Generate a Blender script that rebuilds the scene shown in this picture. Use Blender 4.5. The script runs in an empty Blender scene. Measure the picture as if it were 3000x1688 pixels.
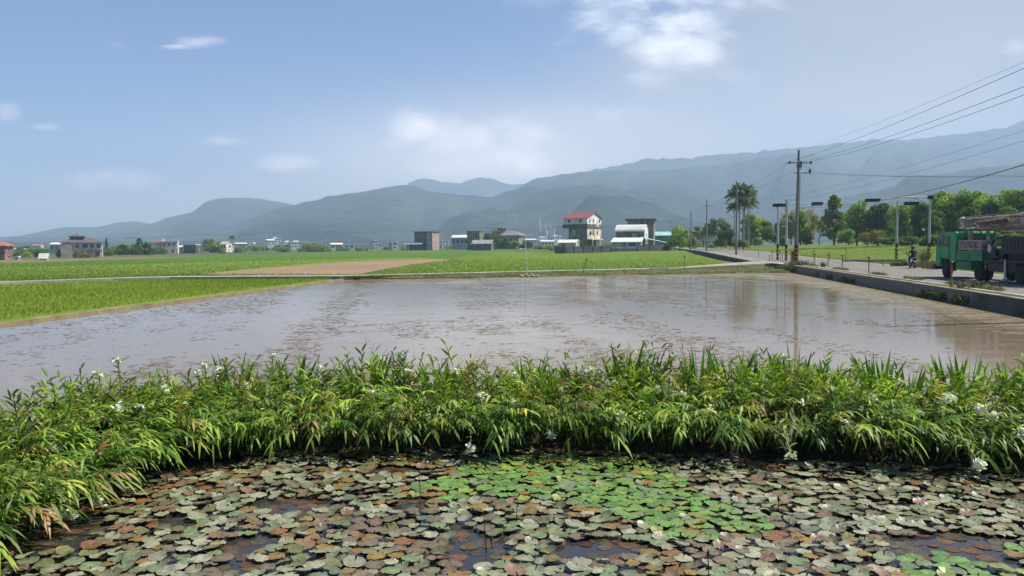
import bpy, bmesh, math, random
import numpy as np
from mathutils import Vector, Matrix, noise as mnoise
R = math.radians
S = bpy.context.scene
COL = S.collection

# ------------------------------------------------------------------ camera
FPX = 2350.0                      # focal length in photograph pixels (3000 wide)
CAMZ = 2.75                       # metres above the flooded paddy
PITCH = math.atan(128/FPX); ROLL = 0.0070
fwd = Vector((0, math.cos(PITCH), -math.sin(PITCH)))
_r0 = Vector((1, 0, 0)); _u0 = Vector((0, math.sin(PITCH), math.cos(PITCH)))
rgt = _r0*math.cos(ROLL) - _u0*math.sin(ROLL)
upv = _r0*math.sin(ROLL) + _u0*math.cos(ROLL)
cd = bpy.data.cameras.new('camera'); cam = bpy.data.objects.new('camera', cd); COL.objects.link(cam)
cd.sensor_width = 36; cd.lens = 36*FPX/3000; cd.clip_end = 60000; cd.clip_start = 0.1
M = Matrix((rgt, upv, -fwd)).transposed().to_4x4(); M.translation = (0, 0, CAMZ)
cam.matrix_world = M
S.camera = cam

# ------------------------------------------------------------------ world, sun, exposure
SUN_EL = R(54); SUN_AZ = R(80)     # azimuth clockwise from +Y: the sun is on the right, slightly beyond
sun_dir = Vector((math.sin(SUN_AZ)*math.cos(SUN_EL), math.cos(SUN_AZ)*math.cos(SUN_EL), math.sin(SUN_EL)))
sd = bpy.data.lights.new('sun', 'SUN'); sun = bpy.data.objects.new('sun', sd); COL.objects.link(sun)
sd.energy = 4.9; sd.angle = R(0.6); sd.color = (1, 0.94, 0.83)
sun.rotation_euler = sun_dir.to_track_quat('Z', 'Y').to_euler()
S.view_settings.view_transform = 'Standard'; S.view_settings.look = 'None'
S.view_settings.gamma = 1; S.view_settings.exposure = 0.84
S.cycles.volume_bounces = 1
S.cycles.max_bounces = 8; S.cycles.transparent_max_bounces = 8

W = bpy.data.worlds.new('World'); S.world = W; W.use_nodes = True
wn = W.node_tree; wn.nodes.clear()
def N(t, ty, **kw):
    n = t.nodes.new(ty)
    for k, v in kw.items(): setattr(n, k, v)
    return n
def L(t, a, b): t.links.new(a, b)
def MATH(t, op, a, b=None, c=None, clamp=False):
    n = t.nodes.new('ShaderNodeMath'); n.operation = op; n.use_clamp = clamp
    for i, v in enumerate((a, b, c)):
        if v is None: continue
        if isinstance(v, (int, float)): n.inputs[i].default_value = v
        else: t.links.new(v, n.inputs[i])
    return n.outputs[0]
def RAMP(t, fac, stops, interp='LINEAR'):
    n = t.nodes.new('ShaderNodeValToRGB'); cr = n.color_ramp; cr.interpolation = interp
    while len(cr.elements) < len(stops): cr.elements.new(0.5)
    for e, (p, c) in zip(cr.elements, stops):
        e.position = p; e.color = (*c, 1) if len(c) == 3 else c
    t.links.new(fac, n.inputs[0]); return n.outputs[0]
def MIX(t, fac, a, b, mode='MIX'):
    n = t.nodes.new('ShaderNodeMix'); n.data_type = 'RGBA'; n.blend_type = mode
    for i, v in ((0, fac), (6, a), (7, b)):
        if isinstance(v, (int, float)): n.inputs[i].default_value = v
        elif isinstance(v, (tuple, list)): n.inputs[i].default_value = (*v[:3], 1)
        else: t.links.new(v, n.inputs[i])
    return n.outputs[2]
def NOISE(t, vec, scale, detail=4, rough=0.55, dist=0.0):
    n = t.nodes.new('ShaderNodeTexNoise'); n.inputs['Scale'].default_value = scale
    n.inputs['Detail'].default_value = detail; n.inputs['Roughness'].default_value = rough
    n.inputs['Distortion'].default_value = dist
    if vec is not None: t.links.new(vec, n.inputs['Vector'])
    return n.outputs[0]
sky = N(wn, 'ShaderNodeTexSky', sky_type='NISHITA', sun_disc=False)
sky.sun_elevation = SUN_EL; sky.sun_rotation = SUN_AZ
sky.air_density = 1.0; sky.dust_density = 0.6; sky.ozone_density = 2.2; sky.altitude = 0
tc = N(wn, 'ShaderNodeTexCoord'); sx = N(wn, 'ShaderNodeSeparateXYZ'); L(wn, tc.outputs['Generated'], sx.inputs[0])
ysafe = MATH(wn, 'MAXIMUM', sx.outputs[1], 0.05)
u_ = MATH(wn, 'DIVIDE', sx.outputs[0], ysafe); v_ = MATH(wn, 'DIVIDE', sx.outputs[2], ysafe)
# clouds live in sky directions: u = tan(azimuth), v = tan(elevation)
cx = N(wn, 'ShaderNodeCombineXYZ'); L(wn, u_, cx.inputs[0]); L(wn, MATH(wn, 'MULTIPLY', v_, 1.9), cx.inputs[1])
nA = NOISE(wn, cx.outputs[0], 7.0, 9, 0.62, 0.25)
nB = NOISE(wn, cx.outputs[0], 2.2, 5, 0.55, 0.5)
nC = NOISE(wn, cx.outputs[0], 16.0, 6, 0.6)
def blob(cu, cv, ru, rv):
    a = MATH(wn, 'POWER', MATH(wn, 'DIVIDE', MATH(wn, 'SUBTRACT', u_, cu), ru), 2)
    b = MATH(wn, 'POWER', MATH(wn, 'DIVIDE', MATH(wn, 'SUBTRACT', v_, cv), rv), 2)
    # POWER of a negative number by 2 is safe in Blender (integer exponent)
    return MATH(wn, 'POWER', 2.718, MATH(wn, 'MULTIPLY', MATH(wn, 'ADD', a, b), -1.0))
def pxuv(px, py): return (px-1500)/FPX, (716-py)/FPX
def cloudmask(blobs, nz, lo, hi, amp):
    tot = None
    for (px, py, rx, ry, s) in blobs:
        cu, cv = pxuv(px, py)
        b = MATH(wn, 'MULTIPLY', blob(cu, cv, rx/FPX, ry/FPX), s)
        tot = b if tot is None else MATH(wn, 'MAXIMUM', tot, b)
    nzamp = MATH(wn, 'MULTIPLY', MATH(wn, 'MINIMUM', MATH(wn, 'MULTIPLY', tot, 2.2), 1.0), amp)
    val = MATH(wn, 'ADD', tot, MATH(wn, 'MULTIPLY', MATH(wn, 'SUBTRACT', nz, 0.5), nzamp))
    mr = N(wn, 'ShaderNodeMapRange', interpolation_type='SMOOTHSTEP'); L(wn, val, mr.inputs[0])
    mr.inputs[1].default_value = lo; mr.inputs[2].default_value = hi
    return mr.outputs[0]
puff = cloudmask([(1790, 50, 150, 105, 1.15), (2020, 80, 150, 42, 1.1), (1960, 160, 210, 75, .85), (1850, -10, 340, 50, 1.1), (2230, 10, 160, 80, 1.0), (1930, 200, 150, 40, .6),
                  (2330, 60, 160, 90, .6), (2130, 120, 120, 30, .8), (1700, 130, 120, 60, .6), (1850, 240, 170, 60, .55), (2120, 250, 160, 50, .4)], nA, 0.22, 1.45, 4.0)
cumu = cloudmask([(1240, 385, 110, 60, 1.25), (1330, 420, 160, 60, 1.1), (1560, 400, 170, 75, .75), (1150, 425, 80, 35, .7),
                  (1450, 470, 380, 70, .8), (1700, 350, 260, 50, .5), (1560, 330, 120, 30, .5)], nA, 0.15, 1.5, 3.0)
wisp = cloudmask([(600, 125, 100, 26, .75), (530, 138, 60, 12, .8), (370, 135, 60, 20, .5), (860, 475, 110, 30, .8), (30, 325, 60, 40, .6), (160, 368, 60, 14, .6),
                  (300, 520, 240, 40, .65), (60, 470, 120, 40, .5), (650, 410, 90, 18, .45), (2960, 150, 90, 40, .6)], nA, 0.20, 1.2, 2.6)
veil = cloudmask([(2750, 120, 900, 480, 1.05), (2050, 220, 380, 200, .8), (2000, 420, 700, 160, .7), (900, 620, 1500, 110, .55)], nB, 0.05, 1.15, 1.3)
veil2 = MATH(wn, 'MULTIPLY', veil, 0.88)
skyc = MIX(wn, 1.0, sky.outputs[0], (0.30, 0.56, 0.94), 'MULTIPLY')
c0 = MIX(wn, veil2, skyc, (5.5, 5.0, 4.4))
low1 = blob(*pxuv(1420, 470), 560/FPX, 120/FPX); low2 = blob(*pxuv(250, 610), 1000/FPX, 130/FPX)
c0b = MIX(wn, MATH(wn, 'MULTIPLY', low2, .55), c0, (7.2, 6.5, 5.9))
low3 = blob(*pxuv(2050, 430), 1000/FPX, 190/FPX)
c0c = MIX(wn, MATH(wn, 'MULTIPLY', low3, MATH(wn, 'ADD', MATH(wn, 'MULTIPLY', nB, .8), .2)), c0b, (8.6, 7.7, 6.8))
c1 = MIX(wn, MATH(wn, 'MULTIPLY', low1, .85), c0c, (12.4, 10.9, 9.4))
shade = RAMP(wn, nC, [(0.35, (9.0, 9.4, 9.9)), (0.62, (14.5, 14.2, 13.8))])
c2 = MIX(wn, MATH(wn, 'MULTIPLY', wisp, 0.8), c1, (14, 12.5, 12))
c3 = MIX(wn, MATH(wn, 'MULTIPLY', cumu, 0.9), c2, (19, 17, 15.4))
c4 = MIX(wn, MATH(wn, 'MULTIPLY', puff, 0.85), c3, shade)
bg = N(wn, 'ShaderNodeBackground'); L(wn, c4, bg.inputs[0]); bg.inputs[1].default_value = 0.061
wo = N(wn, 'ShaderNodeOutputWorld'); L(wn, bg.outputs[0], wo.inputs[0])
W.cycles.sampling_method = 'MANUAL'; W.cycles.sample_map_resolution = 512

# ------------------------------------------------------------------ measuring from the photograph
def ray(px, py): return fwd*FPX + rgt*(px-1500) + upv*(844-py)
def G(px, py, z=0.0):
    r = ray(px, py); t = (z-CAMZ)/r.z
    return Vector((r.x*t, r.y*t, z))
def D(px, py, d):
    r = ray(px, py); t = d/r.y
    return Vector((r.x*t, d, CAMZ+r.z*t))
def proj(x, y, z):
    v = Vector((x, y, z-CAMZ)); k = v.dot(fwd)
    return 1500+FPX*v.dot(rgt)/k, 844-FPX*v.dot(upv)/k
def sstep(a, b, x):
    t = min(1, max(0, (x-a)/(b-a))); return t*t*(3-2*t)

# ------------------------------------------------------------------ materials
MATS = {}
def mat(name, col, rough=0.8, var=0.15, scale=3.0, bump=0.0, metal=0.0, col2=None, spec=0.5, attr=False, transl=0.0, coat=0.0, vary=0.0, bscale=None):
    if name in MATS: return MATS[name]
    m = bpy.data.materials.new(name); m.use_nodes = True; t = m.node_tree
    b = t.nodes['Principled BSDF']; o = t.nodes['Material Output']
    c = N(t, 'ShaderNodeTexCoord')
    if attr:
        a = N(t, 'ShaderNodeAttribute', attribute_name='col'); base = a.outputs[0]
    else:
        nz = NOISE(t, c.outputs['Object'], scale, 6, 0.6)
        k2 = col2 or tuple(max(0, x*(1-var*1.6)) for x in col)
        k1 = tuple(min(1, x*(1+var*0.6)) for x in col) if col2 is None else col
        base = RAMP(t, nz, [(0.34, k2), (0.66, k1)])
    if vary > 0:
        oi = N(t, 'ShaderNodeObjectInfo')
        f = MATH(t, 'ADD', MATH(t, 'MULTIPLY', oi.outputs['Random'], 2*vary), 1-vary)
        hs = N(t, 'ShaderNodeHueSaturation'); L(t, base, hs.inputs['Color']); L(t, f, hs.inputs['Value'])
        L(t, MATH(t, 'ADD', MATH(t, 'MULTIPLY', oi.outputs['Random'], vary*.12), .5-vary*.06), hs.inputs['Hue'])
        base = hs.outputs[0]
    L(t, base, b.inputs['Base Color'])
    b.inputs['Roughness'].default_value = rough; b.inputs['Metallic'].default_value = metal
    b.inputs['Specular IOR Level'].default_value = spec
    if coat: b.inputs['Coat Weight'].default_value = coat; b.inputs['Coat Roughness'].default_value = .15
    if bump > 0:
        bn = N(t, 'ShaderNodeBump'); bn.inputs['Strength'].default_value = min(1, bump); bn.inputs['Distance'].default_value = 0.05
        L(t, NOISE(t, c.outputs['Object'], bscale or scale*5, 5, 0.6), bn.inputs['Height']); L(t, bn.outputs[0], b.inputs['Normal'])
    if transl > 0:
        tr = N(t, 'ShaderNodeBsdfTranslucent')
        tcx = MIX(t, 1.0, base, (1.25, 1.35, .55), 'MULTIPLY'); L(t, tcx, tr.inputs[0])
        mx = N(t, 'ShaderNodeMixShader'); mx.inputs[0].default_value = transl
        L(t, b.outputs[0], mx.inputs[1]); L(t, tr.outputs[0], mx.inputs[2]); L(t, mx.outputs[0], o.inputs[0])
    MATS[name] = m; return m

# ------------------------------------------------------------------ mesh helpers
class MB:
    def __init__(s): s.v = []; s.f = []
    def add(s, vs, fs):
        o = len(s.v); s.v += [tuple(p) for p in vs]; s.f += [tuple(i+o for i in f) for f in fs]; return s
    def box(s, c, d, rz=0, rx=0, ry=0):
        x, y, z = (a/2 for a in d)
        m = Matrix.Translation(c) @ Matrix.Rotation(rz, 4, 'Z') @ Matrix.Rotation(ry, 4, 'Y') @ Matrix.Rotation(rx, 4, 'X')
        vs = [m @ Vector(p) for p in ((-x,-y,-z),(x,-y,-z),(x,y,-z),(-x,y,-z),(-x,-y,z),(x,-y,z),(x,y,z),(-x,y,z))]
        return s.add(vs, [(3,2,1,0),(4,5,6,7),(0,1,5,4),(1,2,6,5),(2,3,7,6),(3,0,4,7)])
    def b2(s, x0, x1, y0, y1, z0, z1):
        return s.box(((x0+x1)/2, (y0+y1)/2, (z0+z1)/2), (x1-x0, y1-y0, z1-z0))
    def tube(s, pts, rad, n=8, cap=True):
        pts = [Vector(p) for p in pts]
        rs = rad if isinstance(rad, (list, tuple)) else [rad]*len(pts)
        rings = []
        for i, p in enumerate(pts):
            t = (pts[min(i+1, len(pts)-1)]-pts[max(i-1, 0)])
            if t.length < 1e-9: t = Vector((0,0,1))
            t.normalize()
            a = t.cross(Vector((0,0,1)) if abs(t.z) < .95 else Vector((1,0,0))).normalized(); b = t.cross(a)
            rings.append([p+(a*math.cos(2*math.pi*k/n)+b*math.sin(2*math.pi*k/n))*rs[i] for k in range(n)])
        vs = [q for r in rings for q in r]; fs = []
        for i in range(len(pts)-1):
            for k in range(n):
                fs.append((i*n+k, i*n+(k+1) % n, (i+1)*n+(k+1) % n, (i+1)*n+k))
        if cap: fs += [tuple(range(n))[::-1], tuple((len(pts)-1)*n+k for k in range(n))]
        return s.add(vs, fs)
    def lathe(s, c, axis, prof, n=20):
        """prof: list of (along, radius) about axis 'X','Y','Z' through c"""
        rings = []
        for (a, r) in prof:
            ring = []
            for k in range(n):
                q = 2*math.pi*k/n; p = (r*math.cos(q), r*math.sin(q))
                v = {'X': (a, p[0], p[1]), 'Y': (p[0], a, p[1]), 'Z': (p[0], p[1], a)}[axis]
                ring.append(Vector(v)+Vector(c))
            rings.append(ring)
        vs = [q for r in rings for q in r]; fs = []
        for i in range(len(prof)-1):
            for k in range(n): fs.append((i*n+k, i*n+(k+1) % n, (i+1)*n+(k+1) % n, (i+1)*n+k))
        fs += [tuple(range(n)), tuple((len(prof)-1)*n+k for k in range(n))]
        return s.add(vs, fs)
    def prism(s, poly, a0, a1, axis='Y'):
        """poly in the two other axes, extruded from a0 to a1 along axis"""
        def P(p, a): return {'Y': (p[0], a, p[1]), 'X': (a, p[0], p[1]), 'Z': (p[0], p[1], a)}[axis]
        n = len(poly); vs = [P(p, a0) for p in poly]+[P(p, a1) for p in poly]
        fs = [tuple(range(n)), tuple(range(n, 2*n))[::-1]]+[(i, i+n, (i+1) % n+n, (i+1) % n) for i in range(n)]
        return s.add(vs, fs)
    def mesh(s, name, m=None, smooth=False, bevel=0.0):
        me = bpy.data.meshes.new(name); me.from_pydata(s.v, [], s.f)
        if m: me.materials.append(m)
        bm = bmesh.new(); bm.from_mesh(me); bmesh.ops.recalc_face_normals(bm, faces=bm.faces)
        if bevel > 0:
            es = [e for e in bm.edges if len(e.link_faces) == 2 and e.calc_face_angle(0) > .6]
            bmesh.ops.bevel(bm, geom=es, offset=bevel, segments=2, affect='EDGES', clamp_overlap=True)
        bm.to_mesh(me); bm.free()
        if smooth:
            me.polygons.foreach_set('use_smooth', [True]*len(me.polygons))
            try: me.set_sharp_from_angle(angle=R(35))
            except Exception: pass
        me.update(); return me
    def build(s, name, m=None, parent=None, smooth=False, bevel=0.0, label=None):
        o = bpy.data.objects.new(name, s.mesh(name, m, smooth, bevel)); COL.objects.link(o)
        if parent is not None: o.parent = parent
        if label: o['label'] = label
        return o
def link(name, me, parent=None):
    o = bpy.data.objects.new(name, me); COL.objects.link(o)
    if parent is not None: o.parent = parent
    return o
def tag(o, label=None, cat=None, group=None, kind=None):
    if label: o['label'] = label
    if cat: o['category'] = cat
    if group: o['group'] = group
    if kind: o['kind'] = kind
    return o
def thing(name, label, cat, loc=(0,0,0), rz=0, group=None):
    o = bpy.data.objects.new(name, None); COL.objects.link(o); o.location = loc; o.rotation_euler = (0, 0, rz)
    o.empty_display_size = .3
    return tag(o, label, cat, group)
KIDS = {}
def copy_tree(o, parent=None, kids=None):
    c = o.copy(); COL.objects.link(c); c.parent = parent
    for ch in o.children: copy_tree(ch, c)
    return c
def npmesh(name, V, F, m, C=None, smooth=False):
    """V (n,3), F (k,3 or 4), C (n,3) vertex colours"""
    me = bpy.data.meshes.new(name); V = np.asarray(V, np.float32); F = np.asarray(F, np.int32)
    k = F.shape[1]; me.vertices.add(len(V)); me.vertices.foreach_set('co', V.ravel())
    me.loops.add(F.size); me.loops.foreach_set('vertex_index', F.ravel())
    me.polygons.add(len(F)); me.polygons.foreach_set('loop_start', np.arange(0, F.size, k, dtype=np.int32))
    if C is not None:
        a = me.color_attributes.new('col', 'FLOAT_COLOR', 'POINT')
        a.data.foreach_set('color', np.concatenate([np.asarray(C, np.float32), np.ones((len(V), 1), np.float32)], 1).ravel())
    me.update(calc_edges=True)
    if smooth: me.polygons.foreach_set('use_smooth', [True]*len(F))
    if m: me.materials.append(m)
    return me
def structure(name, me, kind='structure', label=None):
    o = link(name, me); o['kind'] = kind
    if label: o['label'] = label
    return o

# ------------------------------------------------------------------ land form
def roadz(y): return 0.6+0.4*sstep(80, 175, y)
def roadx(y): return 18.7+0.16*(y-29.3)          # left edge of the asphalt
ROADW = 9.4
def T(x, y):
    """natural ground height"""
    z = -0.35
    z += 0.35*sstep(60, 90, y)
    z -= 1.0*sstep(-40, -150, x) * sstep(90, 240, y)
    z += 0.40*sstep(15, 30, x-0.02*y)*sstep(90, 240, y)
    perp = x-(roadx(y)+ROADW)
    if perp > -14:
        z = z*(1-sstep(-8.8, -7.4, perp)) + (roadz(y)-.25)*sstep(-8.8, -7.4, perp)
        z += 1.1*sstep(3, 34, perp)
    return z

# ground sheet out to the foot of the hills
xs = np.concatenate([-np.geomspace(60, 9000, 26)[::-1], np.linspace(-55, 150, 180), np.geomspace(155, 9000, 24)])
ys = np.concatenate([np.linspace(-60, 0, 8), np.linspace(2, 260, 150), np.geomspace(265, 12000, 34)])
V = [(x, y, T(x, y)) for y in ys for x in xs]; nx = len(xs)
F = [(j*nx+i, j*nx+i+1, (j+1)*nx+i+1, (j+1)*nx+i) for j in range(len(ys)-1) for i in range(nx-1)]
def ground_mat():
    m = bpy.data.materials.new('ground'); m.use_nodes = True; t = m.node_tree; b = t.nodes['Principled BSDF']
    c = N(t, 'ShaderNodeTexCoord')
    n1 = NOISE(t, c.outputs['Object'], .012, 4, .6); n2 = NOISE(t, c.outputs['Object'], .25, 8, .65)
    a = RAMP(t, n1, [(.35, (.045, .085, .02)), (.5, (.08, .115, .035)), (.62, (.14, .13, .06))])
    d = RAMP(t, n2, [(.3, (.55, .55, .55)), (.7, (1.25, 1.25, 1.2))])
    L(t, MIX(t, 1, a, d, 'MULTIPLY'), b.inputs['Base Color']); b.inputs['Roughness'].default_value = .95
    b.inputs['Specular IOR Level'].default_value = .15
    return m
structure('ground', npmesh('ground', V, F, ground_mat(), smooth=True))

# ------------------------------------------------------------------ flooded paddy and lily pond water
def water_mat(name, base, base2, rough, mudlo, mudhi, mudcol, bumps, stretch, ns=.35, edge=None, spec=.5, tint=(1, 1, 1, 1)):
    m = bpy.data.materials.new(name); m.use_nodes = True; t = m.node_tree; b = t.nodes['Principled BSDF']
    c = N(t, 'ShaderNodeTexCoord'); mp = N(t, 'ShaderNodeMapping'); mp.inputs['Scale'].default_value = stretch
    mp.inputs['Rotation'].default_value = (0, 0, R(6)); L(t, c.outputs['Object'], mp.inputs[0])
    n1 = NOISE(t, mp.outputs[0], ns, 7, .65, .4); n2 = NOISE(t, c.outputs['Object'], .06, 4, .6)
    f = MATH(t, 'ADD', MATH(t, 'MULTIPLY', n1, .65), MATH(t, 'MULTIPLY', n2, .35))
    if edge is not None:
        # shallower along the road wall and the far bund: plane distances in object space
        s = N(t, 'ShaderNodeSeparateXYZ'); L(t, c.outputs['Object'], s.inputs[0])
        dr = MATH(t, 'SUBTRACT', MATH(t, 'ADD', MATH(t, 'MULTIPLY', s.outputs[1], .165), 13.9), s.outputs[0])
        mr = N(t, 'ShaderNodeMapRange', interpolation_type='SMOOTHSTEP'); L(t, dr, mr.inputs[0])
        mr.inputs[1].default_value = 5.0; mr.inputs[2].default_value = 0.0; mr.inputs[3].default_value = 0; mr.inputs[4].default_value = .22
        dy = N(t, 'ShaderNodeMapRange', interpolation_type='SMOOTHSTEP'); L(t, s.outputs[1], dy.inputs[0])
        dy.inputs[1].default_value = 46; dy.inputs[2].default_value = 72; dy.inputs[3].default_value = 0; dy.inputs[4].default_value = .13
        f = MATH(t, 'ADD', f, MATH(t, 'ADD', mr.outputs[0], dy.outputs[0]))
    mk = N(t, 'ShaderNodeMapRange', interpolation_type='SMOOTHSTEP'); L(t, f, mk.inputs[0])
    mk.inputs[1].default_value = mudlo; mk.inputs[2].default_value = mudhi
    wb = RAMP(t, n2, [(.35, base), (.65, base2)])
    L(t, MIX(t, mk.outputs[0], wb, mudcol), b.inputs['Base Color'])
    L(t, MATH(t, 'ADD', MATH(t, 'MULTIPLY', mk.outputs[0], .38), rough), b.inputs['Roughness'])
    b.inputs['IOR'].default_value = 1.333; b.inputs['Specular IOR Level'].default_value = spec; b.inputs['Specular Tint'].default_value = tint
    bn = N(t, 'ShaderNodeBump'); bn.inputs['Strength'].default_value = 1; bn.inputs['Distance'].default_value = bumps
    L(t, NOISE(t, mp.outputs[0], 5.5, 3, .5), bn.inputs['Height']); L(t, bn.outputs[0], b.inputs['Normal'])
    return m
wallA = G(3000, 927, 0); wallB = G(2340, 800, 0)
wdir = (wallB-wallA).normalized()
def wall_x(y): return wallA.x+(y-wallA.y)*(wallB.x-wallA.x)/(wallB.y-wallA.y)
bundA = G(0, 955, 0); bundB = G(1000, 822, 0)
def bund_x(y): return bundA.x+(y-bundA.y)*(bundB.x-bundA.x)/(bundB.y-bundA.y)
farL = G(1000, 821, 0); farR = G(2345, 799, 0)
paddy = MB()
paddy.add([(bund_x(4)-1, 4, 0), (-6.2, 4, 0), (-6.0, 11.2, 0), (-4.6, 11.9, 0), (3, 11.9, 0), (wall_x(9.6)+.3, 9.9, 0), (wall_x(farR.y+1)+.3, farR.y+1, 0), (farL.x-1, farL.y+.5, 0), (bund_x(26)-1, 26, 0)], [tuple(range(9))])
structure('water', paddy.mesh('water', water_mat('paddy_water', (.18,.135,.085), (.225,.17,.115), .05, .50, .74, (.20,.165,.085), .0013, (1,2.6,1), .35, True, .30, (1, .83, .66, 1))))
pond = MB(); pond.add([(-5.9, 2, -.02), (16, 2, -.02), (16, 9.6, -.02), (3, 11.8, -.02), (-4.6, 11.8, -.02), (-5.9, 10.8, -.02)], [tuple(range(6))])
structure('water', pond.mesh('water', water_mat('pond_water', (.030,.030,.030), (.04,.038,.036), .03, .57, .70, (.12,.05,.018), .0015, (1,1,1), .55)))
# mud ridge under the ginger lilies (between pond and paddy)
def bank_front(x):   # y of the pond side edge
    return 10.75-0.19*max(0, x)-.02*x
def bank_back(x): return bank_front(x)+2.5
# ------------------------------------------------------------------ banks, fields, path, road
def smat(name, stops1, sc1, rough=1.0, sc2=None, bump=.3, rows=None):
    """ground-type material: two noises, optional planting rows (direction angle, spacing)"""
    if name in MATS: return MATS[name]
    m = bpy.data.materials.new(name); m.use_nodes = True; t = m.node_tree; b = t.nodes['Principled BSDF']
    c = N(t, 'ShaderNodeTexCoord')
    n1 = NOISE(t, c.outputs['Object'], sc1, 6, .65)
    a = RAMP(t, n1, stops1)
    n2 = NOISE(t, c.outputs['Object'], sc2 or sc1*14, 6, .65)
    a = MIX(t, 1, a, RAMP(t, n2, [(.3, (.66, .66, .66)), (.7, (1.25, 1.25, 1.2))]), 'MULTIPLY')
    if rows:
        mp = N(t, 'ShaderNodeMapping'); mp.inputs['Rotation'].default_value = (0, 0, rows[0]); L(t, c.outputs['Object'], mp.inputs[0])
        wv = N(t, 'ShaderNodeTexWave'); wv.inputs['Scale'].default_value = rows[1]; wv.inputs['Distortion'].default_value = 1.2
        wv.inputs['Detail'].default_value = 3; wv.inputs['Detail Scale'].default_value = .6; L(t, mp.outputs[0], wv.inputs[0])
        a = MIX(t, rows[2], a, RAMP(t, wv.outputs[1], [(.2, rows[3]), (.6, (1, 1, 1))]), 'MULTIPLY')
    L(t, a, b.inputs['Base Color']); b.inputs['Roughness'].default_value = rough; b.inputs['Specular IOR Level'].default_value = .08
    if bump:
        bn = N(t, 'ShaderNodeBump'); bn.inputs['Strength'].default_value = bump; bn.inputs['Distance'].default_value = .06
        L(t, n2, bn.inputs['Height']); L(t, bn.outputs[0], b.inputs['Normal'])
    MATS[name] = m; return m
def sheet(name, poly, zf, m, step=4.0, kind='structure', lift=0.0, skirt=0.35):
    """draped sheet: polygon (world xy) triangulated on a grid, following zf(x, y)"""
    bm = bmesh.new(); vs = [bm.verts.new((p[0], p[1], 0)) for p in poly]; bm.faces.new(vs)
    x0 = min(p[0] for p in poly); x1 = max(p[0] for p in poly); y0 = min(p[1] for p in poly); y1 = max(p[1] for p in poly)
    k = x0+step
    while k < x1:
        bmesh.ops.bisect_plane(bm, geom=bm.verts[:]+bm.edges[:]+bm.faces[:], plane_co=(k, 0, 0), plane_no=(1, 0, 0)); k += step
    k = y0+step
    while k < y1:
        bmesh.ops.bisect_plane(bm, geom=bm.verts[:]+bm.edges[:]+bm.faces[:], plane_co=(0, k, 0), plane_no=(0, 1, 0)); k += step
    bmesh.ops.recalc_face_normals(bm, faces=bm.faces)
    if bm.faces[0].normal.z < 0: bmesh.ops.reverse_faces(bm, faces=bm.faces)
    for v in bm.verts: v.co.z = zf(v.co.x, v.co.y)+lift
    if skirt:
        bd = [e for e in bm.edges if e.is_boundary]
        r = bmesh.ops.extrude_edge_only(bm, edges=bd)
        for g in r['geom']:
            if isinstance(g, bmesh.types.BMVert): g.co.z -= skirt
    me = bpy.data.meshes.new(name); bm.to_mesh(me); bm.free(); me.materials.append(m)
    return structure(name, me, kind)
def strip(left, right, zf, name, m, lift=0.0, skirt=.3):
    """ribbon between two polylines of equal length"""
    n = len(left); vs = []; fs = []
    for a, b in zip(left, right):
        vs += [(a[0], a[1], zf(a[0], a[1])+lift), (b[0], b[1], zf(b[0], b[1])+lift)]
    fs = [(2*i, 2*i+1, 2*i+3, 2*i+2) for i in range(n-1)]
    if skirt:
        o = len(vs); vs += [(x, y, z-skirt) for x, y, z in vs]
        for i in range(n-1):
            fs += [(2*i, 2*i+2, o+2*i+2, o+2*i), (2*i+1, o+2*i+1, o+2*i+3, 2*i+3)]
        fs += [(0, o, o+1, 1), (2*n-2, 2*n-1, o+2*n-1, o+2*n-2)]
    mb = MB(); mb.add(vs, fs); return mb.mesh(name, m)

M_soil = smat('soil', [(.35, (.03, .024, .014)), (.65, (.065, .05, .028))], .8)
M_verge = smat('verge', [(.35, (.07, .085, .03)), (.55, (.12, .115, .055)), (.7, (.16, .14, .085))], .35)
M_rice1 = smat('rice_ground_bright', [(.3, (.12, .18, .025)), (.7, (.17, .225, .04))], .05, sc2=1.5)
M_rice2 = smat('rice_ground_deep', [(.3, (.06, .13, .02)), (.7, (.10, .17, .03))], .04, sc2=1.2)
M_rice3 = smat('rice_ground_rows', [(.3, (.085, .165, .018)), (.62, (.12, .19, .024)), (.8, (.17, .165, .05))], .045, sc2=1.2, rows=(R(100), .22, .75, (1.25, .95, 1.3)))
M_brown = smat('bare_soil', [(.3, (.22, .15, .095)), (.7, (.30, .215, .14))], .07, sc2=1.6)
M_conc = mat('concrete', (.34, .325, .27), .85, .3, .35, .25, col2=(.20, .21, .12))
M_concd = mat('dark_concrete', (.12, .115, .10), .9, .4, .8, .4, col2=(.035, .042, .022))
M_asph = smat('asphalt', [(.3, (.17, .16, .15)), (.7, (.215, .20, .185))], .25, rough=.85, sc2=9)
M_white = mat('road_paint', (.62, .62, .60), .7, .35, 2.5)
M_meadow = smat('meadow_ground', [(.3, (.085, .14, .018)), (.6, (.12, .17, .024)), (.75, (.16, .17, .04))], .07, sc2=1.6)

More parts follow.
